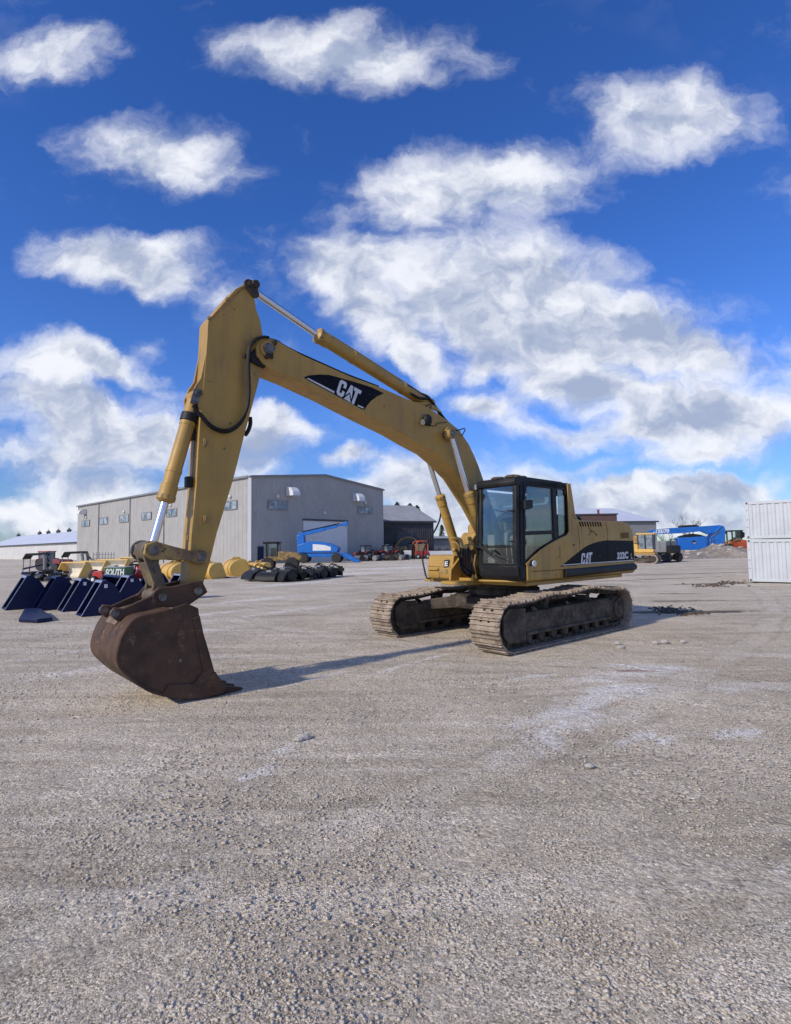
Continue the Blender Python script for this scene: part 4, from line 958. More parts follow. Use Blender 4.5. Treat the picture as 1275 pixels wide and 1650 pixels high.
vy.tube([(1.40, .36, 1.60), (1.42, .36, 1.35), (1.30, .34, 1.16)], .022, n=7); vy.tube([(1.38, .44, 1.60), (1.42, .43, 1.4), (1.35, .42, 1.16)], .018, n=7)
for x, y in ((732, 886), (745, 893), (757, 868), (762, 877)):
    p = PU(x, y, 1.35); vy.ball(p, .045, 9, 6)
part(vy, "valve_block", 'yellow', bevel=.008)
# ------------------------------------------------------------------ warehouse
E1 = Vector((.66708, .74499, 0)); E2 = Vector((-.74499, .66708, 0)); ZV = Vector((0, 0, 1))
B0 = Vector((-18.289, 67.90, 0)); BL_, BW_, BZ = 61.12, 24.506, 11.04
def on_plane(x, y, p0, n):
    r = ray(x, y); t = (p0 - CAMP).dot(n) / r.dot(n); return CAMP + r * t
NG = -E2; NL = -E1                               # outward normals of the gable and of the long wall
def gab(x, y, off=0): return on_plane(x, y, B0 + NG * off, NG)
def lng(x, y, off=0): return on_plane(x, y, B0 + NL * off, NL)
WH = thing("warehouse", "tall pale grey metal warehouse with ribbed walls, high windows and a white roller door", "warehouse", (0, 0, 0))
PKp = gab(523.5, 766.2); PKs = (PKp - B0).dot(E1); PKz = PKp.z
def ribbed(origin, along, nrm, L, top, pitch=.9, dep=.04, rib=.16):
    """sheet wall with pressed ribs; top(s) gives its height"""
    pr = []; s = 0
    while s < L - rib * 2:
        pr += [(s, 0), (s + pitch - rib - .1, 0), (s + pitch - rib - .05, dep), (s + pitch - .05, dep)]; s += pitch
    pr.append((L, 0))
    mb = MB(); lo = [origin + along * a + nrm * d for a, d in pr]; hi = [origin + along * a + nrm * d + ZV * top(a) for a, d in pr]
    n = len(lo); mb.add(lo + hi, [(i, i + 1, n + i + 1, n + i) for i in range(n - 1)]); return mb
gtop = lambda s: BZ + (PKz - BZ) * (s / PKs if s < PKs else max(0, (BW_ - s) / (BW_ - PKs)))
g = ribbed(B0 - ZV * .05, E1, NG, BW_, lambda s: gtop(s), .61); g.build("gable_wall", 'steel_wall', WH, smooth=0)
g = ribbed(B0 - ZV * .05, E2, NL, BL_, lambda s: BZ, .91); g.build("long_wall", 'steel_wall', WH, smooth=0)
bw = MB(); c = B0 + E1 * BW_
bw.add([c, c + E2 * BL_, c + E2 * BL_ + ZV * BZ, c + ZV * BZ], [(0, 1, 2, 3)]); d_ = B0 + E2 * BL_
bw.add([d_, d_ + E1 * BW_, d_ + E1 * BW_ + ZV * BZ, d_ + E1 * PKs + ZV * PKz, d_ + ZV * BZ], [(0, 1, 2, 3, 4)]); bw.build("rear_wall", 'steel_wall', WH, smooth=0)
rf = MB()
sec = [(-.25, BZ + .05), (PKs, PKz + .12), (BW_ + .25, BZ + .05), (BW_ + .25, BZ - .12), (PKs, PKz - .06), (-.25, BZ - .12)]
rf.loft([[B0 + E1 * a + E2 * t + ZV * z for a, z in sec] for t in (-.18, BL_ + .18)]); rf.build("roof", 'steel_roof', WH, smooth=0)
tr = MB()
def bar(mb, a, b, w, d, nrm):
    a, b = Vector(a), Vector(b); t = (b - a).normalized(); s = t.cross(nrm).normalized()
    mb.loft([[p + s * i + nrm * j for i, j in ((-w / 2, 0), (w / 2, 0), (w / 2, d), (-w / 2, d))] for p in (a, b)])
bar(tr, B0 + (NG + NL) * .05, B0 + (NG + NL) * .05 + ZV * (BZ - .1), .42, .06, (NG + NL).normalized()); tr.build("corner_trim", 'trim_light', WH, smooth=0)
dt = MB()
for x in (158.8, 209, 264):
    p = lng(x, 850, .06); p.z = 0; bar(dt, p, p + ZV * (BZ - .15), .16, .08, NL)
dt.split("downpipe", 'grey', WH, smooth=0)
et = MB(); bar(et, B0 + NL * .27 + ZV * (BZ - .02), B0 + NL * .27 + E2 * BL_ + ZV * (BZ - .02), .26, .06, NL)
bar(et, B0 + NG * .20 + ZV * (BZ - .02), B0 + NG * .20 + E1 * PKs + ZV * (PKz + .05), .26, .06, NG); bar(et, B0 + NG * .20 + E1 * PKs + ZV * (PKz + .05), B0 + NG * .20 + E1 * BW_ + ZV * (BZ - .02), .26, .06, NG); et.build("roof_trim", 'grey', WH, smooth=0)
def window(pf, x0, y0, x1, y1, nrm):
    a, b, c_, d_ = pf(x0, y1, .06), pf(x1, y1, .06), pf(x1, y0, .06), pf(x0, y0, .06)
    z0, z1 = (a.z + b.z) / 2, (c_.z + d_.z) / 2; b_ = Vector((b.x, b.y, 0)); a_ = Vector((a.x, a.y, 0))
    al = (b_ - a_).normalized(); L = (b_ - a_).length
    f = MB(); P = lambda s, z: a_ + al * s + ZV * z
    w = .11
    for s0, s1 in ((0, w), (L / 2 - w / 2, L / 2 + w / 2), (L - w, L)):
        f.loft([[P(s0, z) + nrm * 0, P(s1, z), P(s1, z) + nrm * .09, P(s0, z) + nrm * .09] for z in (z0, z1)])
    for za, zb in ((z0 - .08, z0), (z1, z1 + .08)):
        f.loft([[P(s, za), P(s, zb), P(s, zb) + nrm * .09, P(s, za) + nrm * .09] for s in (0, L)])
    o = f.build("window", 'grey', WH, smooth=0)
    for s0, s1 in ((w, L / 2 - w / 2), (L / 2 + w / 2, L - w)):
        g = MB(); g.loft([[P(s0, z) + nrm * .01, P(s1, z) + nrm * .01, P(s1, z) + nrm * .045, P(s0, z) + nrm * .045] for z in (z0, z1)]); g.build("pane", 'glass_far', o, smooth=0)
for q in ((132.2, 839.0, 144.5, 847.8), (160.8, 834.4, 174.0, 844.3), (192.6, 830.2, 207.2, 841.0), (228.5, 826.3, 244, 836.8), (268.6, 820.7, 285.4, 831.6), (313, 814.6, 331, 826), (361.4, 808.0, 382.4, 820.4)): window(lng, *q, NL)
for q in ((431.8, 807.8, 462.6, 820.4), (576.6, 817.4, 599.2, 827.2)): window(gab, *q, NG)
def hood(pf, x0, y0, x1, y1, nrm, al, dep):
    c0 = pf(x0, y1, .07); c1 = pf(x0, y0, .07); h = c1.z - c0.z; p = Vector((c0.x, c0.y, 0))
    prof = [(0, c0.z), (0, c0.z + h)] + [(dep * sin(t), c0.z + h * (.12 + .88 * cos(t))) for t in np.linspace(.25, pi / 2, 7)]
    prof[-1] = (dep, c0.z + .1)
    prof.append((dep, c0.z))
    m = MB(); w = (pf((x0 + x1) / 2, y1, .07) - c0).length * 1.0
    m.loft([[p + nrm * d + al * s + ZV * z for d, z in prof] for s in (0, w)]); m.build("vent_hood", 'white', WH, smooth=40)
hood(lng, 134.5, 821, 143.5, 829.2, NL, -E2, 1.3)
hood(gab, 461.2, 784, 484, 799, NG, E1, 1.5); hood(gab, 568.2, 793.8, 587, 807.8, NG, E1, 1.5)
for x, y, pf, nr in ((200.5, 824.6, lng, NL), (275.5, 813.8, lng, NL), (371.2, 800.4, lng, NL), (139.3, 833.6, lng, NL), (447.4, 799.7, gab, NG), (523, 826.6, gab, NG), (588.4, 809.8, gab, NG)):
    p = pf(x, y, .05); m = MB(); m.lathe(p, p + nr * .3, [(0, .24), (.12, .26), (.22, .20), (.3, .06)], 14); m.build("wall_lamp", 'trim_light', WH)
# roller door with its frame
a, b = gab(488.8, 905, .06), gab(560, 903, .06); zt = gab(488.8, 838.6, .06).z
m = MB(); n_ = 26
pr = []
for i in range(n_): z0, z1 = zt * i / n_, zt * (i + 1) / n_; pr += [(z0, .0), (z1 - .05, .0), (z1 - .03, -.02)]
pr.append((zt, 0)); ab = Vector((a.x, a.y, 0)); bb_ = Vector((b.x, b.y, 0))
vs_ = [ab + ZV * z + NG * (d + .03) for z, d in pr] + [bb_ + ZV * z + NG * (d + .03) for z, d in pr]; k = len(pr)
m.add(vs_, [(i, i + 1, k + i + 1, k + i) for i in range(k - 1)]); m.build("roller_door", 'white', WH, smooth=0)
m = MB(); bar(m, ab - (bb_ - ab).normalized() * .1 + ZV * (zt + .12) + NG * .02, bb_ + (bb_ - ab).normalized() * .1 + ZV * (zt + .12) + NG * .02, .25, .12, NG); m.build("door_header", 'trim_dark', WH, smooth=0)
a, b = gab(415.2, 900, .05), gab(424.4, 900, .05); z1 = gab(415.2, 880.6, .05).z
m = MB(); ab = Vector((a.x, a.y, 0)); bb_ = Vector((b.x, b.y, 0)); m.loft([[ab + ZV * z, bb_ + ZV * z, bb_ + ZV * z + NG * .1, ab + ZV * z + NG * .1] for z in (0, z1)]); m.build("door", 'navy', WH, smooth=0)

# ------------------------------------------------------------------ barns and sheds
def gable_shed(name, label, cat, origin, along, depth_dir, L, Dp, eave, ridge, wall, roof, over=.4):
    t = thing(name, label, cat, (0, 0, 0)); o = Vector(origin)
    w = MB(); P = lambda s, d, z: o + along * s + depth_dir * d + ZV * z
    for s0, s1 in ((0, L),):
        w.loft([[P(s, 0, -.1), P(s, 0, eave), P(s, Dp / 2, ridge - .02), P(s, Dp, eave), P(s, Dp, -.1)] for s in (0, L)])
    w.build("wall", wall, t, smooth=0)
    r = MB(); th = .22; sl = (ridge - eave) / (Dp / 2)
    sec = [(-over, eave - over * sl + .05), (Dp / 2, ridge + .05), (Dp + over, eave - over * sl + .05), (Dp + over, eave - over * sl + .05 + th), (Dp / 2, ridge + .05 + th), (-over, eave - over * sl + .05 + th)]
    r.loft([[P(s, d, z) for d, z in sec] for s in (-over, L + over)]); ro = r.build("roof", roof, t, smooth=0)
    f = MB(); z = eave - over * sl + .05; f.loft([[P(s, -over - .06, z - .1), P(s, -over - .01, z - .1), P(s, -over - .01, z + .2), P(s, -over - .06, z + .2)] for s in (-over, L + over)]); f.build("gutter", 'trim_dark', t, smooth=0)
    return t, ro, P, sl
# dark barn beside the warehouse
pa, pb = D(612, 838.6, 95), D(708, 842, 100)
al = Vector((pb.x - pa.x, pb.y - pa.y, 0)); Lb = al.length; al.normalize(); dd = Vector((-al.y, al.x, 0))
ez = (pa.z + pb.z) / 2
DB, ro, P, sl = gable_shed("barn", "dark weathered barn with grey roof next to the grey warehouse", "barn", (pa.x, pa.y, 0), al, dd, Lb - 1.2, 18, ez, D(640, 815.6, 105).z, 'dark_barn', 'barn_roof')
m = MB()
for i in range(22): s = .4 + i * (Lb - 1.6) / 22; m.loft([[P(s, -.02, z), P(s + .12, -.02, z), P(s + .12, -.07, z), P(s, -.07, z)] for z in (0, ez - .5)])
m.build("wall_batten", 'dark_barn', DB, smooth=0)
m = MB(); m.loft([[P(3.2, -.08, z), P(6.6, -.08, z), P(6.6, -.15, z), P(3.2, -.15, z)] for z in (0, ez - 1.7)]); m.build("barn_door", 'trim_dark', DB, smooth=0)
# low grey shed seen past the tool box
pa, pb = D(690, 869, 120), D(742, 868, 124); al = Vector((pb.x - pa.x, pb.y - pa.y, 0)); Lb = al.length; al.normalize()
gable_shed("shed", "low blue grey shed behind the yellow tool box", "shed", (pa.x, pa.y, 0), al, Vector((-al.y, al.x, 0)), Lb, 8, pa.z, pa.z + .5, 'grey', 'barn_roof')
# white long barn, far side of the yard on the other end
er = D(128, 873.2, 134); el = Vector((er.x, er.y, 0)) + E2 * 95
WB, ro, P, sl = gable_shed("white_barn", "long white barn with frosty pale roof and a row of roof cupolas", "barn", (er.x, er.y, 0) , E2, E1, 95, 20, er.z, D(124, 852.4, 144).z, 'white_wall', 'snow_roof', .5)
rz_ = D(124, 852.4, 144).z
for x in (30, 64, 78.0, 94.0, 111.4):
    p0 = Vector((er.x, er.y, 0)) + E1 * 10; r = ray(x, 860); n = E1; t = (p0 - CAMP).dot(n) / r.dot(n); q = CAMP + r * t; q.z = rz_ - .1
    c = thing("roof_cupola", "x", "cupola", (0, 0, 0))
    bpy.data.objects.remove(c)
    m = MB(); k = .62
    m.box(q + ZV * .3, (1.5 * k, 1.5 * k, .9), Matrix.Rotation(atan2(E2.y, E2.x), 3, 'Z'))
    m.lathe(q + ZV * .7, q + ZV * 2.2, [(0, .8), (.08, .8), (.45, .4), (.8, .12), (.85, .05), (1.4, .03)], 4); m.build("roof_cupola", 'trim_dark', WB, smooth=0)
# long pale warehouse far behind the cab
pr_ = D(1057.5, 840.5, 118); pl_2 = D(880, 834.0, 150)
al = Vector((-.985, -.17, 0)).normalized(); L2 = 27; dd = Vector((-.17, .985, 0)).normalized()
gable_shed("far_warehouse", "long grey shed with frosty white roof seen beyond the excavator tail", "warehouse", (pr_.x, pr_.y, 0), al, dd, L2, 34, pr_.z, D(985, 820.4, 134).z, 'grey', 'snow_roof')
q0, q1 = D(925, 840, 70), D(994.6, 840, 70); zt = D(978, 827.4, 70).z
BS = thing("brown_cabin", "small flat brown cabin in front of the frosty white roof", "cabin", (0, 0, 0))
m = MB(); m.bb((q0.x, 70, -.05), (q1.x, 73, zt - .15)); m.build("wall", 'brown_shed', BS, smooth=0)
m = MB(); m.bb((q0.x - .15, 69.85, zt - .15), (q1.x + .15, 73.15, zt)); m.build("roof", 'trim_dark', BS, smooth=0)
m = MB(); q = D(960, 824, 71); m.cyl((q.x + .5, 71.4, zt - .05), (q.x + .5, 71.4, zt + .55), .14, n=10); m.cyl((q.x + .5, 71.4, zt + .5), (q.x + .5, 71.4, zt + .58), .2, n=10); m.build("flue", 'dark_red', BS)

# ------------------------------------------------------------------ trees
def bare_tree(name, label, base, H, spread, seed, lim=5):
    rnd = random.Random(seed); t = thing(name, label, "tree", base); tr_, cr = MB(), MB()
    def grow(p, d, L, r, k):
        n = 3; pts = [p]
        for i in range(n):
            d = (d + Vector((rnd.uniform(-.16, .16), rnd.uniform(-.16, .16), rnd.uniform(-.02, .10)))).normalized(); p = p + d * L / n; pts.append(p)
        (tr_ if k < 1 else cr).tube(pts, [r, r * .85, r * .7, r * .55], n=5 if k < 2 else 3, smooth=0)
        if k < lim:
            for i in range(rnd.choice((2, 3, 3)) if k else 6):
                q = pts[rnd.choice((2, 3, 3))] if k else pts[1].lerp(pts[3], i / 5)
                a = Vector((rnd.gauss(0, 1), rnd.gauss(0, 1), 0)).normalized(); dn = (d * .75 + a * spread * rnd.uniform(.6, 1.1) + Vector((0, 0, .22))).normalized()
                grow(q, dn, L * rnd.uniform(.58, .8), r * .55, k + 1)
    grow(Vector((0, 0, -.1)), Vector((0, 0, 1)), H * .36, H * .022, 0)
    tr_.build("trunk", 'bark', t); cr.build("crown", 'bark', t, smooth=0); return t
def ground_at(x, d): r = ray(x, 876); p = CAMP + r * (d / r.y); return Vector((p.x, p.y, 0))
bare_tree("bare_tree", "bare leafless tree standing up behind the bright blue boom", ground_at(1108, 125), 9.6, .75, 4)
for i, (x, d, h, lab) in enumerate([(1078, 170, 6.5, "small bare tree just beside the end of the frosty roofed shed"), (945, 175, 14.0, "thin bare tree rising over the frosty roof, closest to the cab"), (968, 178, 13.8, "bare tree top over the frosty roof above the brown cabin"), (990, 176, 13.2, "bushy bare tree above the middle of the frosty roof"), (1008, 172, 11.8, "bare tree at the slope of the frosty roof, nearest the blue boom"), (1072, 240, 9, "faint far bare tree low over the boom lettering"), (1188, 230, 8, "faint far bare tree between the orange loader and the white box")]):
    bare_tree("bare_tree", lab, ground_at(x, d), h, .6, 20 + i, 4)
def conifer(label, base, H, seed):
    rnd = random.Random(seed); t = thing("conifer_tree", label, "tree", base); m = MB(); m.cyl((0, 0, 0), (0, 0, H * .95), H * .016, .01, 8); m.build("trunk", 'bark', t)
    c = MB()
    for i in range(430):
        h = rnd.random() ** .8; z = H * (.12 + .88 * h); R = H * .20 * (1 - h) ** .9 + .1; a = rnd.random() * 2 * pi; rr = R * rnd.uniform(.35, 1.1)
        p = Vector((rr * cos(a), rr * sin(a), z - rr * .25)); d = Vector((cos(a), sin(a), -.35)); s = Vector((-sin(a), cos(a), 0)); L = H * .05 * rnd.uniform(.7, 1.4)
        c.add([p - s * L * .5 - d * L * .3, p + s * L * .5 - d * L * .3, p + d * L, p + ZV * L * .4], [(0, 1, 2), (0, 3, 2), (1, 3, 2)])
    c.build("crown", 'conifer', t, smooth=0); return t
for x, y, d, lab in ((639.6, 810, 150, "dark conifer top behind the barn roof, nearer the warehouse"), (661, 811.5, 152, "second dark conifer behind the middle of the barn roof"), (672, 815, 156, "short dark conifer behind the far half of the barn roof"), (712, 846, 190, "dark conifer behind the yellow boom cylinder")):
    p = D(x, y, d); conifer(lab, (p.x, p.y, 0), p.z, int(x))

# ------------------------------------------------------------------ generic machines
def wheel(parent, c, r, w, ax=(0, 1, 0), rim='light_grey', name="wheel"):
    a = Vector(ax).normalized(); c = Vector(c); m = MB()
    m.lathe(c - a * w / 2, c + a * w / 2, [(0, r * .55), (0, r * .9), (w * .15, r), (w * .85, r), (w, r * .9), (w, r * .55), (w * .85, r * .5), (w * .15, r * .5)], 22); o = m.build(name, 'rubber', parent)
    k = MB(); k.lathe(c - a * w * .42, c + a * w * .42, [(0, .02), (0, r * .5), (w * .1, r * .56), (w * .74, r * .56), (w * .84, r * .5), (w * .84, .02)], 16); k.build("rim", rim, o)
    return o
ANG = atan2(FW.y, FW.x)

# navy digging buckets standing in rows
def bucket_profile(s): return [(x * s, z * s) for x, z in [(0, .0), (-.50, .94), (-.60, .955), (-.80, .82), (-.97, .55), (-.97, .28), (-.80, .07), (-.55, .0), (-.10, -.0)]]
def digging_bucket(name, label, p, width, s, mp, mi, me, rz=ANG, group=None, ears=False, sticker=False):
    t = thing(name, label, "bucket", (p.x, p.y, .01), rz, group); pf = bucket_profile(s); th = .03 * max(1, s)
    m = MB(); inn = []
    hull = pf[1:] + [pf[0]]
    for v0, v1 in ((0, th), (width - th, width)): m.prism(pf, -v0, -v1)
    back = hull
    off = []
    for i, (x, z) in enumerate(back):
        a = Vector(back[max(i - 1, 0)]); b = Vector(back[min(i + 1, len(back) - 1)]); tt = (b - a).normalized(); off.append((x - tt.y * -th * -1 if False else x + tt.y * th * -1 * -1 * -1, z))
    cx_, cz_ = -.5 * s, .45 * s
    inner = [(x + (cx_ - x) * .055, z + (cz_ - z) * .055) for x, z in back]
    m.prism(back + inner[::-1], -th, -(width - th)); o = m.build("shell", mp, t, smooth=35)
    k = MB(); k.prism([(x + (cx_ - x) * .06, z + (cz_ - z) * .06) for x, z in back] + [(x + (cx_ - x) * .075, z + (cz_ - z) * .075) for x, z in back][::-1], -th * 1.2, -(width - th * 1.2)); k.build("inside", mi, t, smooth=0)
    e = MB(); w = .035 * s; d = Vector((-.47, 0, .88)).normalized(); n = Vector((.88, 0, .47))
    for v0, v1 in ((-.005, -.05 * s), (-width + .05 * s, -width + -.005)):
        a = Vector((.0, 0, .0)); b = Vector((-.50 * s, 0, .94 * s))
        e.loft([[Vector((p_.x, v, p_.z)) for p_ in (a - n * .01, a + n * .012, b + n * .012, b - n * .01)] for v in (v0, v1)])
    b = Vector((-.50 * s, 0, .94 * s)); c2_ = b - d * .07 * s; e.loft([[Vector((p_.x, v, p_.z)) for p_ in (c2_ - n * .01, c2_ + n * .014, b + n * .014, b - n * .01)] for v in (-.0, -width)])
    e.build("cutting_edge", me, t, smooth=0)
    if ears:
        q = MB()
        for v in (-width * .38, -width * .62): q.prism([(-.45 * s, .94 * s), (-.52 * s, 1.08 * s), (-.70 * s, 1.06 * s), (-.86 * s, .86 * s), (-.70 * s, .90 * s)], v, v - .03)
        q.build("hinge_ear", mp, t, smooth=0)
    if sticker:
        q = MB(); q.bb((-.62 * s, .003, .74 * s), (-.54 * s, .012, .84 * s)); q.build("sticker", 'white', t, smooth=0)
    return t
NB = "navy buckets set out in a row"
pB = G(131.5, 994.5); pA = G(100, 986.5); pC = D(181, 985, 17.6); pC.z = 0
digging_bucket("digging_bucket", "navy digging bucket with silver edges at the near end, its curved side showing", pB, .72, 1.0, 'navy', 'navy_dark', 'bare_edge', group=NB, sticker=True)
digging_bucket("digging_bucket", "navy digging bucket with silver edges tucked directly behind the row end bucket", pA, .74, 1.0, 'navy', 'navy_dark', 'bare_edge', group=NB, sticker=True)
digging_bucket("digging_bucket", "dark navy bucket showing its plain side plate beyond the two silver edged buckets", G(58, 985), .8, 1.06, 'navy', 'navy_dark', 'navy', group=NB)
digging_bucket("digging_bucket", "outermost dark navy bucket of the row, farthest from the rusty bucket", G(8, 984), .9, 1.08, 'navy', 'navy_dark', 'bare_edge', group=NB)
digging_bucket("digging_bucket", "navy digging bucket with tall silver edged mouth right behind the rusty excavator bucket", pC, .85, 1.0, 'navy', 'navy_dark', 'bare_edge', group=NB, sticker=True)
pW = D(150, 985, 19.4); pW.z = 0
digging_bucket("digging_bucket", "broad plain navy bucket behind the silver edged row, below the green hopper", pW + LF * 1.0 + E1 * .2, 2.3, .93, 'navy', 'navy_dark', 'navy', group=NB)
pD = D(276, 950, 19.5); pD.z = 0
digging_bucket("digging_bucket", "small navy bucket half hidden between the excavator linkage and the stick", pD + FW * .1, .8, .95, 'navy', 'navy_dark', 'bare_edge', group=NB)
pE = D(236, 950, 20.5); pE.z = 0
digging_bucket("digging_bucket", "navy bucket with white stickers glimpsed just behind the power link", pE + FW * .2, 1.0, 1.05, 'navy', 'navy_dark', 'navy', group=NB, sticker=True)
t = thing("blade_edge", "flat navy cutting blade lying nearest the viewer, in front of the navy buckets", "blade", (0, 0, 0))
a, b = G(84, 1003.5), G(58, 988); bl_ = MB(); n = (b - a).normalized(); s = Vector((-n.y, n.x, 0))
Q = [G(84.5, 1001), G(66, 989), G(40, 988), G(30, 1003), G(60, 1004.5)]
bl_.loft([[Vector((q.x, q.y, .01)) for q in Q], [Vector((q.x, q.y, .10 + .05 * (i in (1, 2)))) for i, q in enumerate(Q)]]); bl_.build("plate", 'navy', t, bevel=.01)

# yellow loader buckets and pushers
YG = "yellow loader buckets along the warehouse"
def flat(x, y, d): p = D(x, y, d); p.z = 0; return p
digging_bucket("loader_bucket", "open yellow loader bucket with bright floor just beyond the navy buckets", flat(126, 925, 37), 2.3, 1.15, 'cream_yellow', 'cream_floor', 'cream_yellow', rz=radians(250), group=YG, ears=False)
digging_bucket("loader_bucket", "open yellow loader bucket with a tyre leaning in front, behind the first yellow one", flat(160, 922, 41), 2.6, 1.15, 'cream_yellow', 'cream_floor', 'cream_yellow', rz=radians(250), group=YG, ears=False)
digging_bucket("loader_bucket", "long yellow bucket edge showing above the green hopper", flat(196, 921, 45), 3.4, 1.2, 'cream_yellow', 'cream_floor', 'cream_yellow', rz=radians(250), group=YG, ears=False)
digging_bucket("loader_bucket", "yellow bucket behind the red tank, beside the excavator linkage", flat(232, 920, 47), 3.4, 1.35, 'cream_yellow', 'cream_floor', 'cream_yellow', rz=radians(250), group=YG, ears=False)
def round_back(label, p, width, r, turn=0):
    t = thing("loader_bucket", label, "bucket", (p.x, p.y, 0), ANG + pi + radians(turn), YG)
    q = MB()
    for v in (width * .36, width * .64): q.prism([(-r * .55, r * 1.28), (-r * .2, r * 1.62), (r * .12, r * 1.6), (r * .3, r * 1.3)], v, v + .06)
    q.split("hinge_ear", 'cream_yellow', t, smooth=0)
    q = MB()
    for k in range(6): v = .1 + k * (width - .2) / 5; q.prism([(r * 1.1, .0), (r * 1.42, .02), (r * 1.1, .09)], v - .05, v + .05)
    q.build("teeth", 'rust', t, smooth=0); m = MB()
    arc = [(-r * cos(a), r * .62 + r * .8 * sin(a)) for a in np.linspace(-.9, pi * .62, 12)]
    pf = arc + [(r * .75, r * .5), (r * .9, .0), (-r * .3, 0)]
    for v in (0, width - .05): m.prism(pf, v, v + .05)
    inn = [(x * .93, r * .62 + (z - r * .62) * .93) for x, z in arc]; m.prism(arc + inn[::-1], .05, width - .05); m.build("shell", 'cream_yellow', t)
    k = MB()
    for v in (-.012, width + .002): k.prism([(x * .9, r * .62 + (z - r * .62) * .9) for x, z in arc] + [(r * .6, r * .45), (r * .7, .06), (-r * .25, .06)], v, v + .01)
    k.split("side_plate", 'cream_yellow', t, smooth=0)
    k = MB()
    for v in np.linspace(.6, width - .6, 2):
        o2 = [(x * 1.07, r * .62 + (z - r * .62) * 1.07) for x, z in arc]; k.prism(o2 + arc[::-1], v - .04, v + .04)
    k.split("stiffener_rib", 'cream_yellow', t)
    e = MB(); e.prism([(r * .7, .02), (r * 1.15, .0), (r * 1.15, .05), (r * .7, .1)], 0, width); e.build("lip", 'rust', t); return t
round_back("round backed yellow bucket framed between linkage and stick", flat(295, 936, 33), 2.4, .72)
round_back("round backed yellow bucket beside the edge of the stick", flat(352, 935, 34), 2.4, .70, 14)
round_back("round backed yellow bucket between two others past the stick", flat(390, 931, 36.5), 2.6, .80, -12)
round_back("faded yellow bucket behind the black brush cutters", flat(432, 927, 38), 2.5, .62, 22)
# loose tyre
t = thing("spare_tyre", "black tyre with white hub leaning before the yellow bucket", "tyre", flat(153, 928, 33) , .8)
wheel(t, (0, 0, .34), .36, .3, (0, 1, .2), 'white', "tyre"); 

# red tractor and companions on the far side
def tractor(label, p, rz, s, body, cabm, rim, group=None, cab=True):
    t = thing("tractor", label, "tractor", p, rz, group)
    m = MB(); m.prism([(.2 * s, .75 * s), (1.65 * s, .72 * s), (1.72 * s, 1.2 * s), (1.5 * s, 1.34 * s), (.2 * s, 1.42 * s)], -.36 * s, .36 * s); m.build("hood", body, t, bevel=.05 * s)
    m = MB(); m.bb((-.75 * s, -.3 * s, .5 * s), (1.55 * s, .3 * s, .8 * s)); m.cyl((1.3 * s, -.6 * s, .42 * s), (1.3 * s, .6 * s, .42 * s), .09 * s); m.cyl((-.45 * s, -.8 * s, .7 * s), (-.45 * s, .8 * s, .7 * s), .14 * s); m.build("chassis", 'black', t)
    for sv in (-1, 1):
        wheel(t, (-.45 * s, sv * .78 * s, .72 * s), .72 * s, .42 * s, rim=rim); wheel(t, (1.3 * s, sv * .68 * s, .45 * s), .45 * s, .3 * s, rim=rim)
        m = MB(); m.prism([(-1.15 * s, 1.0 * s), (-1.0 * s, 1.42 * s), (-.4 * s, 1.55 * s), (.2 * s, 1.3 * s), (.2 * s, 1.24 * s), (-.4 * s, 1.47 * s), (-.95 * s, 1.36 * s)], sv * .5 * s, sv * .98 * s); m.build("fender", body, t)
    if cab:
        m = MB()
        for x in (-.95, .15):
            for v in (-.6, .6): m.loft([[Vector((x * s + i, v * s + j, z * s)) for i, j in ((-.04 * s, -.04 * s), (.04 * s, -.04 * s), (.04 * s, .04 * s), (-.04 * s, .04 * s))] for z in (1.3, 2.25)])
        m.split("cab_post", 'black', t, smooth=0)
        m = MB(); m.bb((-1.1 * s, -.7 * s, 2.25 * s), (.3 * s, .7 * s, 2.38 * s)); m.build("cab_roof", cabm, t, bevel=.04 * s)
        for x in (-.95, .15):
            m = MB(); m.bb((x * s - .01, -.55 * s, 1.35 * s), (x * s + .01, .55 * s, 2.24 * s)); m.build("cab_window", 'glass_far', t, smooth=0)
        for v in (-.6, .6):
            m = MB(); m.bb((-.9 * s, v * s - .01, 1.45 * s), (.1 * s, v * s + .01, 2.24 * s)); m.build("cab_window", 'glass_far', t, smooth=0)
    else:
        m = MB(); m.bb((-.7 * s, -.25 * s, 1.2 * s), (-.3 * s, .25 * s, 1.32 * s)); m.bb((-.75 * s, -.25 * s, 1.2 * s), (-.66 * s, .25 * s, 1.7 * s)); m.tube([(.1 * s, 0, 1.35 * s), (-.1 * s, 0, 1.6 * s)], .03, smooth=0); m.build("seat", 'black', t, bevel=.03)
        m = MB(); m.tube([(-.85 * s, -.45 * s, 1.2 * s), (-.9 * s, -.45 * s, 2.0 * s), (-.9 * s, .45 * s, 2.0 * s), (-.85 * s, .45 * s, 1.2 * s)], .035 * s, smooth=0); m.build("roll_bar", 'black', t)
    return t
TG = "small red tractors parked far across the yard"
tractor("red tractor with glazed cab parked before the white barn", flat(80, 913, 54), radians(-8), .82, 'dark_red', 'red', 'dark_red')
tractor("red loader tractor with raised black exhaust beside the glazed cab tractor", flat(94, 911, 58), radians(20), .78, 'dark_red', 'black', 'blue', cab=False)
m = MB(); 
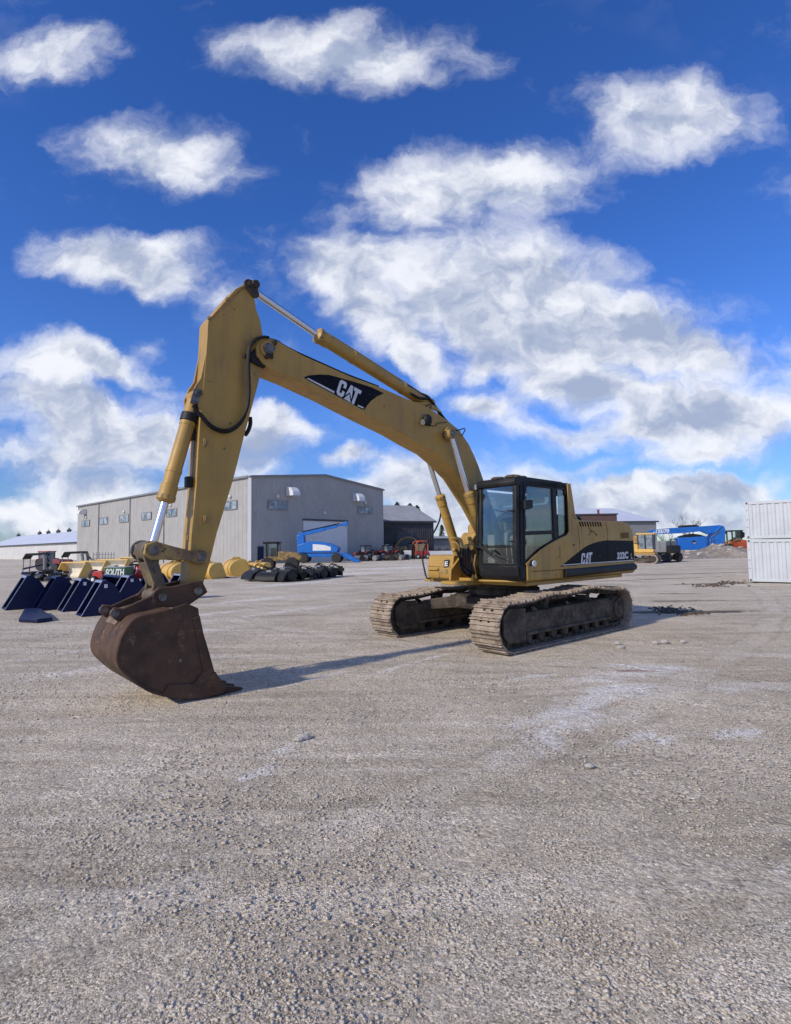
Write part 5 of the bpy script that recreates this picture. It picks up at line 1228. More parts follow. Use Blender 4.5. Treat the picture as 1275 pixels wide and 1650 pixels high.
def canopy(label, p, rz, s):
    t = thing("canopy_frame", label, "canopy", p, rz); m = MB()
    m.prism([(-1.1 * s, 1.75 * s), (-.75 * s, 2.35 * s), (1.0 * s, 2.4 * s), (1.25 * s, 2.2 * s), (1.1 * s, 2.1 * s), (.9 * s, 2.15 * s), (-.7 * s, 2.1 * s), (-.95 * s, 1.7 * s)], -.7 * s, .7 * s); m.build("roof", 'black', t, bevel=.03)
    for v in (-.62, .62):
        m = MB(); m.tube([(1.1 * s, v * s, 2.2 * s), (1.22 * s, v * s, 1.6 * s), (1.22 * s, v * s, .3 * s)], .16 * s, n=8, smooth=2); m.build("post", 'grey', t)
        m = MB(); m.tube([(-.95 * s, v * s, 1.75 * s), (-1.0 * s, v * s, .3 * s)], .05 * s, n=6, smooth=0); m.build("post", 'grey', t)
    m = MB(); m.bb((-1.1 * s, -.7 * s, .05), (1.3 * s, .7 * s, .35 * s)); m.prism([(-1.6 * s, .75 * s), (1.0 * s, 1.25 * s), (1.0 * s, 1.12 * s), (-1.6 * s, .55 * s)], .3 * s, .45 * s); m.build("base", 'navy', t)
    return t
canopy("dark canopy frame with slanted roof and thick posts before the warehouse end", flat(119, 915, 48), radians(5), .78)
canopy("dark canopy frame next to the red cab tractor, partly beyond the frame", flat(58, 915, 44), radians(5), .74)
# heap of dark scrap with frost
t = thing("scrap_heap", "low heap of tangled dark scrap metal in front of the red tractors", "scrap heap", flat(80, 931, 34)); rnd = random.Random(3); m, m2 = MB(), MB()
for i in range(60):
    x, y = rnd.uniform(-1.3, 1.0), rnd.uniform(-.6, .6); z = rnd.uniform(.05, .75) * (1 - abs(x) * .35)
    R = Matrix.Rotation(rnd.random() * 3, 3, 'Z') @ Matrix.Rotation(rnd.uniform(-.6, .6), 3, 'X')
    (m if i % 4 else m2).box((x, y, z), (rnd.uniform(.2, .7), rnd.uniform(.08, .25), rnd.uniform(.06, .2)), R)
m.build("scrap_pieces", 'black', t, smooth=0); m2.build("frosted_pieces", 'light_grey', t, smooth=0)
# green lettered hopper, red tank, red mower, rack, quad
t = thing("hopper", "green hopper with big white lettering among the red machines", "hopper", flat(192, 927, 31), radians(-4)); m = MB()
m.loft([[(-.72, -.35, .25), (.62, -.35, .25), (.62, .35, .25), (-.72, .35, .25)], [(-.56, -.45, .88), (.62, -.45, .88), (.62, .45, .88), (-.56, .45, .88)]]); o = m.build("body", 'green', t, bevel=.02)
text_mesh("lettering", "SOUTH", [(-.62, -.384, .42), (.56, -.384, .40), (.56, -.45, .80), (-.52, -.452, .82)], 'white', t, .04, .2, (0, -.012, 0))
m = MB(); m.bb((-.6, -.46, .88), (.64, .46, .92)); m.bb((-.5, -.3, .92), (-.1, .1, 1.0)); m.build("rim", 'light_grey', t, bevel=.01)
m = MB()
for x in (-.5, .5):
    for v in (-.3, .3): m.bb((x - .04, v - .04, 0), (x + .04, v + .04, .27))
m.split("leg", 'black', t, smooth=0)
t = thing("red_tank", "shiny red tank with white stripes and black fittings beside the green hopper", "tank", flat(220, 925, 32), 0.1); m = MB(); m.lathe((-.6, 0, .55), (.6, 0, .55), [(0, .1), (.03, .30), (.12, .40), (1.08, .40), (1.17, .30), (1.2, .1)], 24); m.build("tank_body", 'red', t)
m = MB(); m.tube([(-.3, -.39, .50), (-.12, -.40, .62), (-.02, -.36, .80), (-.05, -.2, .93)], .035, n=6); m.tube([(.05, -.38, .45), (.15, -.40, .62), (.12, -.3, .83)], .03, n=6); m.split("white_stripe", 'white', t)
m = MB(); m.bb((-.35, -.2, .92), (.3, .2, 1.05)); m.tube([(-.4, 0, .95), (-.1, 0, 1.18), (.35, 0, 1.05)], .05, n=6); m.bb((-.45, -.3, 0), (-.35, .3, .3)); m.bb((.35, -.3, 0), (.45, .3, .3)); m.split("fitting", 'black', t, bevel=.01)
t = thing("red_mower", "small dark red ride-on mower near the tyre and green hopper", "mower", flat(169, 929, 31.5), radians(170)); m = MB(); m.prism([(-.1, .25), (.65, .25), (.68, .55), (.5, .68), (0, .66)], -.25, .25); m.build("hood", 'red', t, bevel=.05)
m = MB(); m.bb((-.6, -.3, .25), (-.05, .3, .42)); m.bb((-.55, -.2, .42), (-.2, .2, .5)); m.prism([(-.6, .5), (-.52, .5), (-.58, .9), (-.66, .88)], -.2, .2); m.build("seat", 'black', t, bevel=.03)
for x, r in ((-.4, .28), (.45, .2)):
    for v in (-.36, .36): wheel(t, (x, v, r), r, .2, rim='white')
t = thing("wire_rack", "thin grey wire rack standing against the pale warehouse wall", "rack", flat(165, 913, 50)); m = MB()
for x in (-.85, -.3, .25, .8): m.tube([(x, 0, 0), (x, 0, 1.75)], .025, n=5, smooth=0); m.tube([(x, .5, 0), (x, .5, 1.75)], .025, n=5, smooth=0)
for z in (.7, 1.2, 1.55): m.tube([(-.85, 0, z), (.8, 0, z)], .025, n=5, smooth=0); m.tube([(-.85, .5, z), (.8, .5, z)], .025, n=5, smooth=0)
m.build("rack_frame", 'grey', t)
t = thing("auger_arm", "rusty tan auger arm slanting up beside the wire rack", "auger", flat(153, 912, 48)); m = MB(); m.tube([(-.75, 0, 1.7), (-.45, 0, 1.25), (.1, 0, .95), (.55, 0, .9)], .09, n=7, smooth=4); m.bb((-.1, -.2, .1), (.5, .2, .9)); m.build("arm", 'tan', t, bevel=.02)
m = MB(); m.ball((-.78, 0, 1.75), .14, 8, 6); m.cyl((.3, -.3, .25), (.3, .3, .25), .25, n=12); m.build("drive_head", 'dark_steel', t)
for lab, x, c in (("small blue quad bike beyond the yellow bucket edge", 183, 'blue'), ("small black quad bike beside the blue one", 190.5, 'black')):
    t = thing("quad_bike", lab, "quad bike", flat(x, 911, 50), radians(200)); m = MB(); m.prism([(-.55, .45), (.5, .45), (.6, .7), (.3, .85), (.1, .75), (-.5, .82)], -.25, .25); m.build("body", c, t, bevel=.04)
    m = MB(); m.tube([(.25, -.35, 1.0), (.32, 0, .95), (.25, .35, 1.0)], .03, n=6); m.tube([(.3, 0, .7), (.32, 0, .95)], .03, n=6, smooth=0); m.build("handlebar", 'black', t)
    for xx in (-.42, .45):
        for v in (-.36, .36): wheel(t, (xx, v, .27), .27, .2)

# black brush cutters and the yellow loader in the middle ground
def cutter(label, p, rz, s):
    t = thing("brush_cutter", label, "brush cutter", p, rz, "black brush cutters laid out in a row"); m = MB()
    arc = [(.62 * s * cos(a), .08 + .52 * s * sin(a)) for a in np.linspace(0, pi, 14)]; inn = [(x * .88, .08 + (z - .08) * .86) for x, z in arc]
    m.prism(arc + inn[::-1], -.75 * s, .75 * s); m.build("hood", 'black', t)
    q = MB(); q.prism([(x * 1.01, z) for x, z in arc] + [(0, .05)], -.79 * s, -.755 * s); q.build("side_plate", 'dark_steel', t, smooth=0)
    q = MB(); q.tube([(.1 * s, -.1 * s, .7 * s), (.0, .2 * s, .95 * s), (-.4 * s, .3 * s, .8 * s), (-.8 * s, .1 * s, .5 * s)], .025, n=6); q.tube([(.1 * s, .1 * s, .7 * s), (.1, .3 * s, .9 * s), (-.5 * s, .2 * s, .7 * s)], .025, n=6); q.build("hydraulic_hose", 'hose', t)
    d = MB(); d.lathe((0, -.72 * s, .36 * s), (0, .72 * s, .36 * s), [(0, .1), (0, .30 * s), (.1, .33 * s), (1.3 * s, .33 * s), (1.4 * s, .30 * s), (1.44 * s, .1)], 18); d.build("drum", 'rubber', t)
    f = MB(); f.bb((-.75 * s, -.7 * s, .42 * s), (-.6 * s, .7 * s, .62 * s)); f.bb((-.82 * s, -.3 * s, .1), (-.72 * s, .3 * s, .75 * s)); f.tube([(-.3 * s, -.5 * s, .6 * s), (-.5 * s, -.4 * s, .85 * s), (-.75 * s, -.2 * s, .7 * s)], .03, n=6); f.build("mount_frame", 'black', t, bevel=.01)
    g = MB(); g.bb((-.2 * s, -.2 * s, .59 * s), (.2 * s, .2 * s, .74 * s)); g.build("motor", 'grey', t, bevel=.02); return t
for i, (x, y, dd_, lab) in enumerate([(413, 933, 31, "black brush cutter at the near end of the row, next to the yellow buckets"), (436, 936, 30, "black brush cutter second from the yellow buckets"), (460, 937, 30, "black brush cutter in the middle of the row, in front of the yellow loader"), (486, 936, 31, "black brush cutter fourth in the row, towards the blue lift"), (510, 934, 32.5, "black brush cutter last but one in the row, under the blue lift"), (533, 930, 34, "black brush cutter at the far end of the row, beside the frosty track")]):
    cutter(lab, flat(x, y, dd_), ANG + radians((-6, 24, 3, -30, 14, -12)[i]), (1.0, .85, 1.05, .9, .95, .88)[i])
t = thing("wheel_loader", "brown yellow wheel loader with dark roofed cab beside the warehouse door", "wheel loader", flat(451, 917, 46), radians(6)); m = MB()
m.prism([(-.2, .8), (1.75, .8), (1.85, 1.15), (1.6, 1.45), (.3, 1.6), (-.2, 1.6)], -.55, .55); m.build("engine_hood", 'yellow_rust', t, bevel=.08)
m = MB(); m.bb((-1.15, -.5, .8), (-.2, .5, 1.2)); m.prism([(-1.6, .35), (-1.2, .35), (-1.0, .9), (-1.3, 1.0), (-1.8, .8)], -.8, .8); m.build("front_frame", 'yellow_rust', t, bevel=.03)
m = MB()
for x in (-1.05, -.15):
    for v in (-.5, .5): m.bb((x - .05, v - .05, 1.15), (x + .05, v + .05, 2.25))
m.split("cab_post", 'black', t, smooth=0); m = MB(); m.bb((-1.35, -.65, 2.25), (.1, .65, 2.42)); m.build("cab_roof", 'black', t, bevel=.05)
m = MB(); m.bb((-.12, -.5, 1.6), (.05, .5, 2.2)); m.bb((-.75, -.25, 1.2), (-.35, .25, 1.9)); m.build("cab_seat", 'interior', t, bevel=.04)
for v in (-.5, .5): m = MB(); m.bb((-1.0, v - .01, 1.2), (-.2, v + .01, 2.24)); m.build("cab_window", 'glass', t, smooth=0)
for x in (-.95, 1.05):
    for v in (-.72, .72): wheel(t, (x, v, .55), .55, .38, rim='yellow_rust')

# blue boom lift before the roller door
LFT = thing("boom_lift", "bright blue boom lift with white engine cover and raised arm before the roller door", "boom lift", flat(518, 905, 70), radians(-2))
m = MB(); m.bb((-2.6, -.9, .75), (3.0, .9, 1.25)); m.bb((-2.9, -.7, .9), (-2.5, .7, 1.1)); m.build("chassis", 'blue', LFT, bevel=.05)
m = MB(); m.prism([(-2.9, 1.3), (2.2, 1.3), (2.4, 1.9), (1.2, 2.5), (-.5, 2.75), (-1.4, 2.75), (-2.9, 2.3)], -1.1, 1.1); m.build("turret", 'blue', LFT, bevel=.08)
m = MB(); m.prism([(-.9, 1.55), (1.4, 1.55), (1.4, 2.0), (.6, 2.25), (-.9, 2.4)], -1.13, -1.105); m.build("engine_cover", 'white', LFT, bevel=.01)
m = MB(); m.prism([(-3.0, 1.2), (-2.0, 1.2), (-2.1, 3.2), (-2.2, 3.75), (-3.1, 3.6)], -.5, .5); m.build("mast", 'blue', LFT, bevel=.08)
bm2 = MB(); a, b = Vector((-2.9, -.2, 3.62)), Vector((3.3, -.2, 4.95))
for t0, t1, r in ((0, .55, .26), (.5, .8, .20), (.78, 1.0, .15)):
    p0, p1 = a.lerp(b, t0), a.lerp(b, t1); d = (b - a).normalized(); s = Vector((-d.z, 0, d.x))
    bm2.loft([[p + s * i + Vector((0, j, 0)) for i, j in ((-r, -r), (r, -r), (r, r), (-r, r))] for p in (p0, p1)])
bm2.build("main_boom", 'blue', LFT, bevel=.03)
m = MB(); m.tube([(-2.4, -.48, 4.0), (0, -.47, 4.5), (2.4, -.42, 5.0)], .06, n=6, smooth=2); m.build("hose_carrier", 'black', LFT)
m = MB(); m.prism([(3.1, 4.55), (3.45, 4.75), (3.5, 5.2), (3.2, 5.3), (3.0, 5.1)], -.42, .02); m.build("boom_head", 'blue', LFT, bevel=.04)
m = MB(); m.prism([(2.6, .95), (3.2, 1.25), (5.0, .18), (4.9, .02), (4.4, .02)], -.9, -.3); m.prism([(2.6, .95), (3.2, 1.25), (5.0, .18), (4.9, .02), (4.4, .02)], .3, .9); m.split("outrigger", 'blue', LFT, bevel=.03)
for x in (-2.1, 2.1):
    for v in (-1.05, 1.05): wheel(LFT, (x, v, .62), .62, .42)
# rows of small machines by the barn
rnd = random.Random(12)
for i, (x, d, rz, c, lab, cabq) in enumerate([(586, 78, 215, 'dark_red', "dark red tractor at the near end of the row by the warehouse corner", True), (597, 80, 230, 'dark_red', "open dark red tractor second from the warehouse corner", False), (608, 80, 220, 'red', "bright red tractor in front of the warehouse edge", False), (622, 82, 222, 'dark_red', "faded red tractor under the yellow digger arm by the barn", True), (634, 82, 210, 'red', "bright red open tractor before the dark barn doors", False)]):
    tractor(lab, ground_at(x, d), radians(rz), .92, c, 'black', 'light_grey', TG, cabq)
IG = "dark implements parked between the tractors"
for x, d, rz, lab in ((580, 76, 20, "dark folded implement nearest the warehouse corner, before the red tractors"), (603, 76, 60, "dark implement standing in front of the second and third tractors"), (629, 77, 10, "dark implement with grey drum before the barn tractors"), (648, 80, 40, "dark implement between the bright red tractor and the white truck")):
    t = thing("implement", lab, "implement", ground_at(x, d), radians(rz), IG); m = MB()
    m.bb((-1.2, -.12, .55), (1.2, .12, .8)); m.bb((-.1, -1.0, .5), (.1, 1.0, .75)); m.prism([(-.5, .7), (.5, .7), (.1, 1.5), (-.1, 1.5)], -.08, .08)
    for k in range(6): m.tube([(-1.1 + k * .44, 0, .7), (-1.15 + k * .44, .25, .5), (-1.0 + k * .44, .3, .08)], .06, n=5, smooth=3)
    m.build("frame", 'black', t, smooth=0); m = MB(); m.lathe((-.9, -.6, .4), (.9, -.6, .4), [(0, .05), (0, .38), (1.8, .38), (1.8, .05)], 14); m.build("roller", 'dark_steel' if rz % 20 else 'grey', t)
    for v in (-1.0, 1.0): wheel(t, (0, v, .4), .4, .25)
t = thing("yellow_digger", "old yellow digger with its arm folded over the red tractors by the barn", "digger", ground_at(643, 88), radians(170)); m = MB()
m.prism([(-1.2, .9), (1.0, .9), (1.1, 1.6), (.4, 2.0), (-1.2, 2.0)], -.9, .9); m.build("body", 'yellow_rust', t, bevel=.06); m = MB(); m.prism([(-1.3, .1), (1.3, .1), (1.6, .4), (1.3, .8), (-1.3, .8), (-1.6, .4)], -1.1, 1.1); m.build("track", 'dark_steel', t, bevel=.05)
m = MB(); m.tube([(.6, 0, 1.9), (-.6, 0, 3.2), (-2.2, 0, 3.3), (-2.9, 0, 2.6), (-2.6, 0, 1.9)], [.22, .2, .18, .16, .15], n=6, smooth=3); m.build("arm", 'yellow_rust', t)
m = MB(); m.bb((.1, -.8, 1.6), (1.0, .0, 2.7)); m.build("cab", 'black', t, bevel=.06)
for x, d, rz, c, cm, lab, cb in ((591, 92, 200, 'orange', 'orange', "orange cabbed tractor behind the first red tractors, against the barn", True), (616, 93, 225, 'yellow_rust', 'black', "brown yellow tractor behind the bright red one, against the barn", True), (650, 92, 215, 'yellow_rust', 'black', "brown yellow open tractor between the folded digger arm and the forklift", False), (664, 94, 205, 'dark_red', 'black', "dark red cabbed tractor directly behind the orange red forklift", True)):
    tractor(lab, ground_at(x, d), radians(rz), 1.1, c, cm, 'light_grey', None, cb)
t = thing("white_truck", "small white flatbed truck with dark cab next to the orange forklift", "truck", ground_at(655, 84), radians(195)); m = MB(); m.prism([(-.6, .5), (.9, .5), (1.0, 1.0), (.8, 1.3), (-.6, 1.35)], -.8, .8); m.build("body", 'white', t, bevel=.08); m = MB(); m.prism([(-1.2, .5), (-.6, .5), (-.6, 2.3), (-1.0, 2.3), (-1.2, 1.4)], -.8, .8); m.bb((-3.0, -.85, .55), (-1.2, .85, .75)); m.build("cab", 'black', t, bevel=.05)
for x in (-2.3, .3):
    for v in (-.75, .75): wheel(t, (x, v, .38), .38, .25)
t = thing("forklift", "orange red forklift with rounded cage top near the dark barn", "forklift", ground_at(677, 84), radians(200)); m = MB(); m.prism([(-1.3, .35), (1.1, .35), (1.15, .9), (.5, 1.15), (-.9, 1.25), (-1.3, .9)], -.85, .85); m.build("body", 'red', t, bevel=.1)
m = MB()
for v in (-.75, .75): m.tube([(1.0, v, .9), (.95, v, 2.2), (.5, v, 2.7), (-.6, v, 2.7), (-.95, v, 2.2), (-1.0, v, .9)], .09, n=7, smooth=4)
for x in (-.5, 0, .5): m.tube([(x, -.75, 2.7), (x, .75, 2.7)], .05, n=5, smooth=0)
m.build("cage", 'orange', t)
m = MB(); m.bb((-.7, -.7, 1.2), (.6, .7, 2.3)); m.build("mesh_guard", 'tan', t, bevel=.05)
for x in (-.85, .75):
    for v in (-.8, .8): wheel(t, (x, v, .42), .42, .32)
m = MB(); m.bb((1.2, -.5, .1), (2.3, -.35, .2)); m.bb((1.2, .35, .1), (2.3, .5, .2)); m.bb((1.12, -.6, .2), (1.22, .6, 1.4)); m.build("fork", 'black', t, smooth=0)
for x, d, lab in ((703, 108, "distant red tractor before the blue grey shed, closer to the barn"), (717, 110, "distant dark red tractor half hidden by the boom cylinder")):
    tractor(lab, ground_at(x, d), radians(205), .85, 'dark_red', 'red', 'light_grey', TG, False)
t = thing("concrete_wall", "low pale concrete wall running behind the tool box", "wall", (0, 0, 0)); a, b = D(684, 888, 88), D(780, 886, 90); m = MB(); m.loft([[Vector((p.x, p.y + k, z)) for k, z in ((0, -.05), (0, a.z), (.3, a.z), (.3, -.05))] for p in (a, b)]); m.build("wall_body", 'trim_light', t, smooth=0)

# ------------------------------------------------------------------ behind the excavator tail
X2 = thing("compact_excavator", "yellow compact excavator with glazed cab and muddy tracks behind the big machine", "excavator", ground_at(1036, 50), radians(-33))
def crawler(parent, v, L, h, w, mt):
    m = MB(); r = h / 2; o = [( L / 2 - r + r * sin(a), r - r * cos(a)) for a in np.linspace(0, pi, 10)] + [(-L / 2 + r - r * sin(a), r + r * cos(a)) for a in np.linspace(0, pi, 10)]
    i_ = [(x * .93, r + (z - r) * .80) for x, z in o]
    n = len(o); m.loft([[(x, v - w / 2, z) for x, z in o], [(x, v + w / 2, z) for x, z in o], [(x, v + w / 2, z) for x, z in i_], [(x, v - w / 2, z) for x, z in i_], [(x, v - w / 2, z) for x, z in o]], cap=False)
    for k in range(n):
        x, z = o[k]
    t = m.build("track", mt, parent)
    for x in (-L / 2 + r, L / 2 - r):
        q = MB(); q.lathe((x, v - w * .42, r), (x, v + w * .42, r), [(0, .05), (0, r * .72), (w * .84, r * .72), (w * .84, .05)], 18); q.build("idler", 'dark_steel', t)
    q = MB(); q.bb((-L / 2 + r, v - w * .38, r * .45), (L / 2 - r, v + w * .38, r * 1.2)); q.build("track_frame", 'dark_steel', t, bevel=.03)
    g = MB(); m_ = 26
    per = [Vector(p) for p in o]
    for k in range(len(per)):
        a, b = per[k], per[(k + 1) % len(per)]; nn = max(1, int((b - a).length / .16))
        for j in range(nn):
            p = a.lerp(b, j / nn); g.box((p.x, v, p.y), (.05, w, .05))
    g.build("grouser", mt, t, smooth=0); return t
for v in (-.95, .95): crawler(X2, v, 2.7, .82, .5, 'mud_steel')
m = MB(); m.bb((-1.0, -.95, .80), (1.1, 1.0, 1.0)); m.build("deck", 'yellow', X2, bevel=.03)
m = MB(); m.prism([(-1.25, 1.0), (-.15, 1.0), (-.1, 1.75), (-.9, 1.8), (-1.3, 1.5)], -1.0, 1.0); m.build("engine_cover", 'cream_yellow', X2, bevel=.1, seg=3)
m = MB(); m.prism([(-.3, 1.0), (1.0, 1.0), (1.05, 1.3), (-.3, 1.35)], -1.0, .05); m.build("cab_base", 'cream_yellow', X2, bevel=.05)
m = MB()
for x, v in ((-.25, -.95), (.35, -.95), (1.0, -.95), (-.25, 0), (1.0, 0)): m.bb((x - .05, v - .05, 1.3), (x + .05, v + .05, 2.6))
m.split("cab_post", 'black', X2, smooth=0); m = MB(); m.bb((-.4, -1.02, 2.6), (1.12, .08, 2.76)); m.build("cab_roof", 'cream_yellow', X2, bevel=.05)
for a, b in (((-.2, -.96, 1.36), (.30, -.94, 2.6)), ((.40, -.96, 1.36), (.95, -.94, 2.6)), ((.99, -.9, 1.36), (1.01, -.05, 2.6)), ((-.26, -.9, 1.75), (-.24, -.05, 2.6))): m = MB(); m.bb(a, b); m.build("cab_window", 'glass_far', X2, smooth=0)
m = MB(); m.bb((-.9, .1, 1.8), (.2, .9, 2.55)); m.bb((-.6, .3, 2.5), (-.3, .6, 2.75)); m.build("tank", 'yellow_rust', X2, bevel=.06)
X3 = thing("track_carrier", "grey tracked carrier with boxy panel body and black rubber tracks before the blue boom", "carrier", ground_at(1066, 53), radians(-60))
for v in (-.85, .85): crawler(X3, v, 2.9, .95, .5, 'rubber')
m = MB(); m.bb((-1.2, -.85, .9), (1.0, .85, 2.05)); m.build("body", 'grey', X3, bevel=.06)
m = MB(); m.bb((-1.22, -.3, 1.0), (-1.205, -.26, 2.0)); m.bb((-.3, -.865, 1.0), (-.26, -.852, 2.0)); m.bb((.4, -.865, 1.0), (.44, -.852, 2.0)); m.build("panel_seam", 'trim_dark', X3, smooth=0)
m = MB(); m.bb((1.0, -.7, .9), (1.5, .7, 1.6)); m.tube([(1.3, -.5, 1.6), (1.3, -.5, 2.2), (1.3, .5, 2.2), (1.3, .5, 1.6)], .05, n=6, smooth=0); m.build("control_deck", 'black', X3, bevel=.03)
m = MB(); q = (-1.215, .45, 1.35); m.bb((-1.222, .38, 1.3), (-1.205, .52, 1.42)); m.build("sticker", 'white', X3, smooth=0)

# blue articulated lift
ZD = 74
ZB = thing("articulated_lift", "bright blue articulated lift with long folded arm and white numbers behind the gravel heap", "boom lift", (0, 0, 0))
def zp(pts, d=ZD): return [(p.x, p.z) for p in (D(x, y, d) for x, y in pts)]
m = MB(); m.prism(zp([(1046, 854.4), (1078, 851), (1110, 849.4), (1158, 846.1), (1163, 847.5), (1165, 851), (1141, 861), (1129, 856.2), (1096, 859.4), (1046, 861.4)]), ZD - .3, ZD + .3)
BM = m.build("upper_boom", 'blue', ZB, bevel=.03)
text_mesh("lettering", "-135/70", [Vector((p[0], ZD - .312, p[1])) for p in zp([(1051, 860.4), (1077, 858.8), (1077, 852.2), (1051, 854.0)])], 'white', BM, .05, .12)
m = MB(); m.prism(zp([(1090, 866.6), (1147, 863.6), (1147, 881.2), (1138, 881.6), (1090, 883)]), ZD - .55, ZD + .5); LB2 = m.build("lower_boom", 'blue', ZB, bevel=.05)
p = D(1115, 873.8, ZD); m = MB(); m.cyl((p.x, ZD - .56, p.z), (p.x, ZD - .50, p.z), .25, n=18); m.build("access_hole", 'black', LB2)
m = MB(); p = D(1115.4, 875, ZD); m.bb((p.x - .18, ZD - .58, p.z - .08), (p.x + .18, ZD - .562, p.z + .08)); m.build("hole_cover", 'light_grey', LB2, smooth=0)
m = MB(); m.prism(zp([(1147, 858), (1158, 846.8), (1162.5, 848), (1164.5, 853), (1164.5, 872), (1161, 877), (1150, 881.4), (1140, 881.6), (1140, 868)]), ZD - .7, ZD + .6); m.build("riser", 'blue', ZB, bevel=.1, seg=3)
m = MB()
for pts in ([(1136, 865), (1150, 857), (1159, 849)], [(1140, 868), (1154, 857.5)], [(1135.6, 866), (1135.6, 881)], [(1141, 868), (1141, 881)], [(1146, 869), (1146, 881)]):
    q = [D(x, y, ZD) for x, y in pts]; m.tube([(p.x, ZD - .72, p.z) for p in q], .05, n=5, smooth=0)
m.build("riser_seam", 'trim_dark', ZB, smooth=0)
m = MB(); q = zp([(1143, 863.5), (1148, 861), (1153.5, 855.5), (1150, 861.5), (1147, 863.8)]); m.prism(q, ZD - .74, ZD - .72); m.build("gap_plate", 'grey', ZB, smooth=0)
m = MB(); m.prism(zp([(1094, 864.5), (1104, 861.6), (1116, 859.8), (1128, 861.6), (1137, 864.5), (1134, 866), (1094, 867)]), ZD - .2, ZD + .4); m.build("linkage", 'black', ZB)
m = MB(); m.prism(zp([(1095, 851), (1098, 846.6), (1122, 845.4), (1127, 848.2)]), ZD - .1, ZD + .6); m.build("hose_cover", 'black', ZB, bevel=.03)
m = MB(); m.prism([(D(1055, 880, ZD).x, .9), (D(1160, 880, ZD).x, .9), (D(1158, 880, ZD).x, 1.35), (D(1060, 880, ZD).x, 1.35)], ZD - 1.1, ZD + 1.1); m.build("chassis", 'blue', ZB, bevel=.06)
for x in (1070, 1152):
    for v in (-1.2, 1.2): wheel(ZB, (D(x, 880, ZD).x, ZD + v, .62), .62, .45)

# orange loader beyond the heap
OL = thing("wheel_loader", "orange wheel loader with open glazed cab and lowered bucket behind the gravel heap", "wheel loader", ground_at(1184, 82), radians(0))
s = 1.0
m = MB(); m.bb((-.9, -.8, 1.0), (1.7, .8, 1.6)); m.prism([(.6, 1.6), (1.8, 1.6), (1.9, 1.9), (1.6, 2.1), (.6, 2.3)], -.75, .75); m.build("body", 'orange', OL, bevel=.06)
m = MB()
for x, v in ((-.7, -.65), (-.7, .65), (.7, -.65), (.7, .65)): m.bb((x - .07, v - .07, 1.6), (x + .07, v + .07, 3.5))
m.split("cab_post", 'black', OL, smooth=0); m = MB(); m.bb((-.85, -.8, 3.5), (.95, .8, 3.68)); m.prism([(.7, 2.4), (1.3, 2.6), (1.35, 3.3), (.7, 3.6)], -.5, .5); m.build("cab_roof", 'black', OL, bevel=.06)
for v in (-.65, .65): m = MB(); m.bb((-.65, v - .01, 1.7), (.65, v + .01, 3.5)); m.build("cab_window", 'glass', OL, smooth=0)
m = MB(); m.bb((-.2, -.3, 1.7), (.3, .3, 2.6)); m.build("seat", 'interior', OL, bevel=.08)
m = MB()
for v in (-.6, .6): m.tube([(.3, v, 2.3), (-.9, v, 1.9), (-1.9, v, 1.2), (-2.4, v, 1.7)], .14, n=6, smooth=3)
m.build("lift_arm", 'orange_brown', OL)
m = MB(); m.prism([(-2.2, .9), (-2.1, 2.0), (-2.3, 2.1), (-2.7, 1.6), (-3.0, 1.0), (-2.9, .85)], -1.2, 1.2); m.build("bucket", 'orange_brown', OL, bevel=.04)
for x in (-1.1, 1.2):
    for v in (-.95, .95): wheel(OL, (x, v, .85), .85, .5)
m = MB(); m.lathe((-1.6, -.7, 3.1), (-1.6, -.7, 3.5), [(0, .08), (.05, .14), (.35, .14), (.4, .08)], 10); m.tube([(-.7, -.68, 3.4), (-1.6, -.7, 3.5)], .03, n=5, smooth=0); m.build("mirror", 'black', OL)
t = thing("red_spreader", "bright orange red spreader standing close to the white container", "spreader", ground_at(1196, 80), radians(180)); m = MB(); m.loft([[(-1.2, -.8, 1.9), (1.2, -.8, 1.9), (1.2, .8, 1.9), (-1.2, .8, 1.9)], [(-.5, -.4, .7), (.5, -.4, .7), (.5, .4, .7), (-.5, .4, .7)]]); m.build("hopper", 'orange', t, smooth=0)
m = MB(); m.bb((-.9, -.5, .45), (1.1, .5, .7)); m.tube([(.3, -.85, 1.0), (1.0, -.86, 1.7)], .06, n=6, smooth=0); m.build("frame", 'red', t, smooth=0)
for v in (-.7, .7): wheel(t, (-.1, v, .42), .42, .28)

# gravel heap with stones
def heap(label, pts, mseed):
    mb = MB(); nx_, ny_ = 90, 30; (x0, y0), (x1, y1) = pts
    for j in range(ny_):
        for i in range(nx_):
            u, v = i / (nx_ - 1), j / (ny_ - 1); x = x0 + (x1 - x0) * u; y = y0 + (y1 - y0) * v + 3 * sin(u * 4)
            e = sin(pi * min(1, max(0, v))) ** .8 * min(1, u * 5) * min(1, (1 - u) * 9)
            peak = .55 + .95 * math.exp(-((u - .64) / .16) ** 2) + .3 * math.exp(-((u - .25) / .2) ** 2)
            z = e * (peak + .55 * mnoise.noise((x * .35, y * .35, mseed)) + .28 * mnoise.noise((x * 1.1, y * 1.1, mseed)) + .12 * mnoise.noise((x * 3, y * 3, mseed))) - .05
            mb.v.append((x, y, z))
    mb.f = [(j * nx_ + i, j * nx_ + i + 1, (j + 1) * nx_ + i + 1, (j + 1) * nx_ + i) for j in range(ny_ - 1) for i in range(nx_ - 1)]
    o = mb.build("gravel_heap", 'berm', None, smooth=180); tag(o, label, "gravel heap"); return mb
a, b = ground_at(1082, 64), ground_at(1246, 64)
HB = heap("long low heap of brown gravel in front of the blue lift and orange loader", ((a.x, 60), (b.x, 71)), 5)
rnd = random.Random(4); SG = "pale stones lying on the gravel heap"
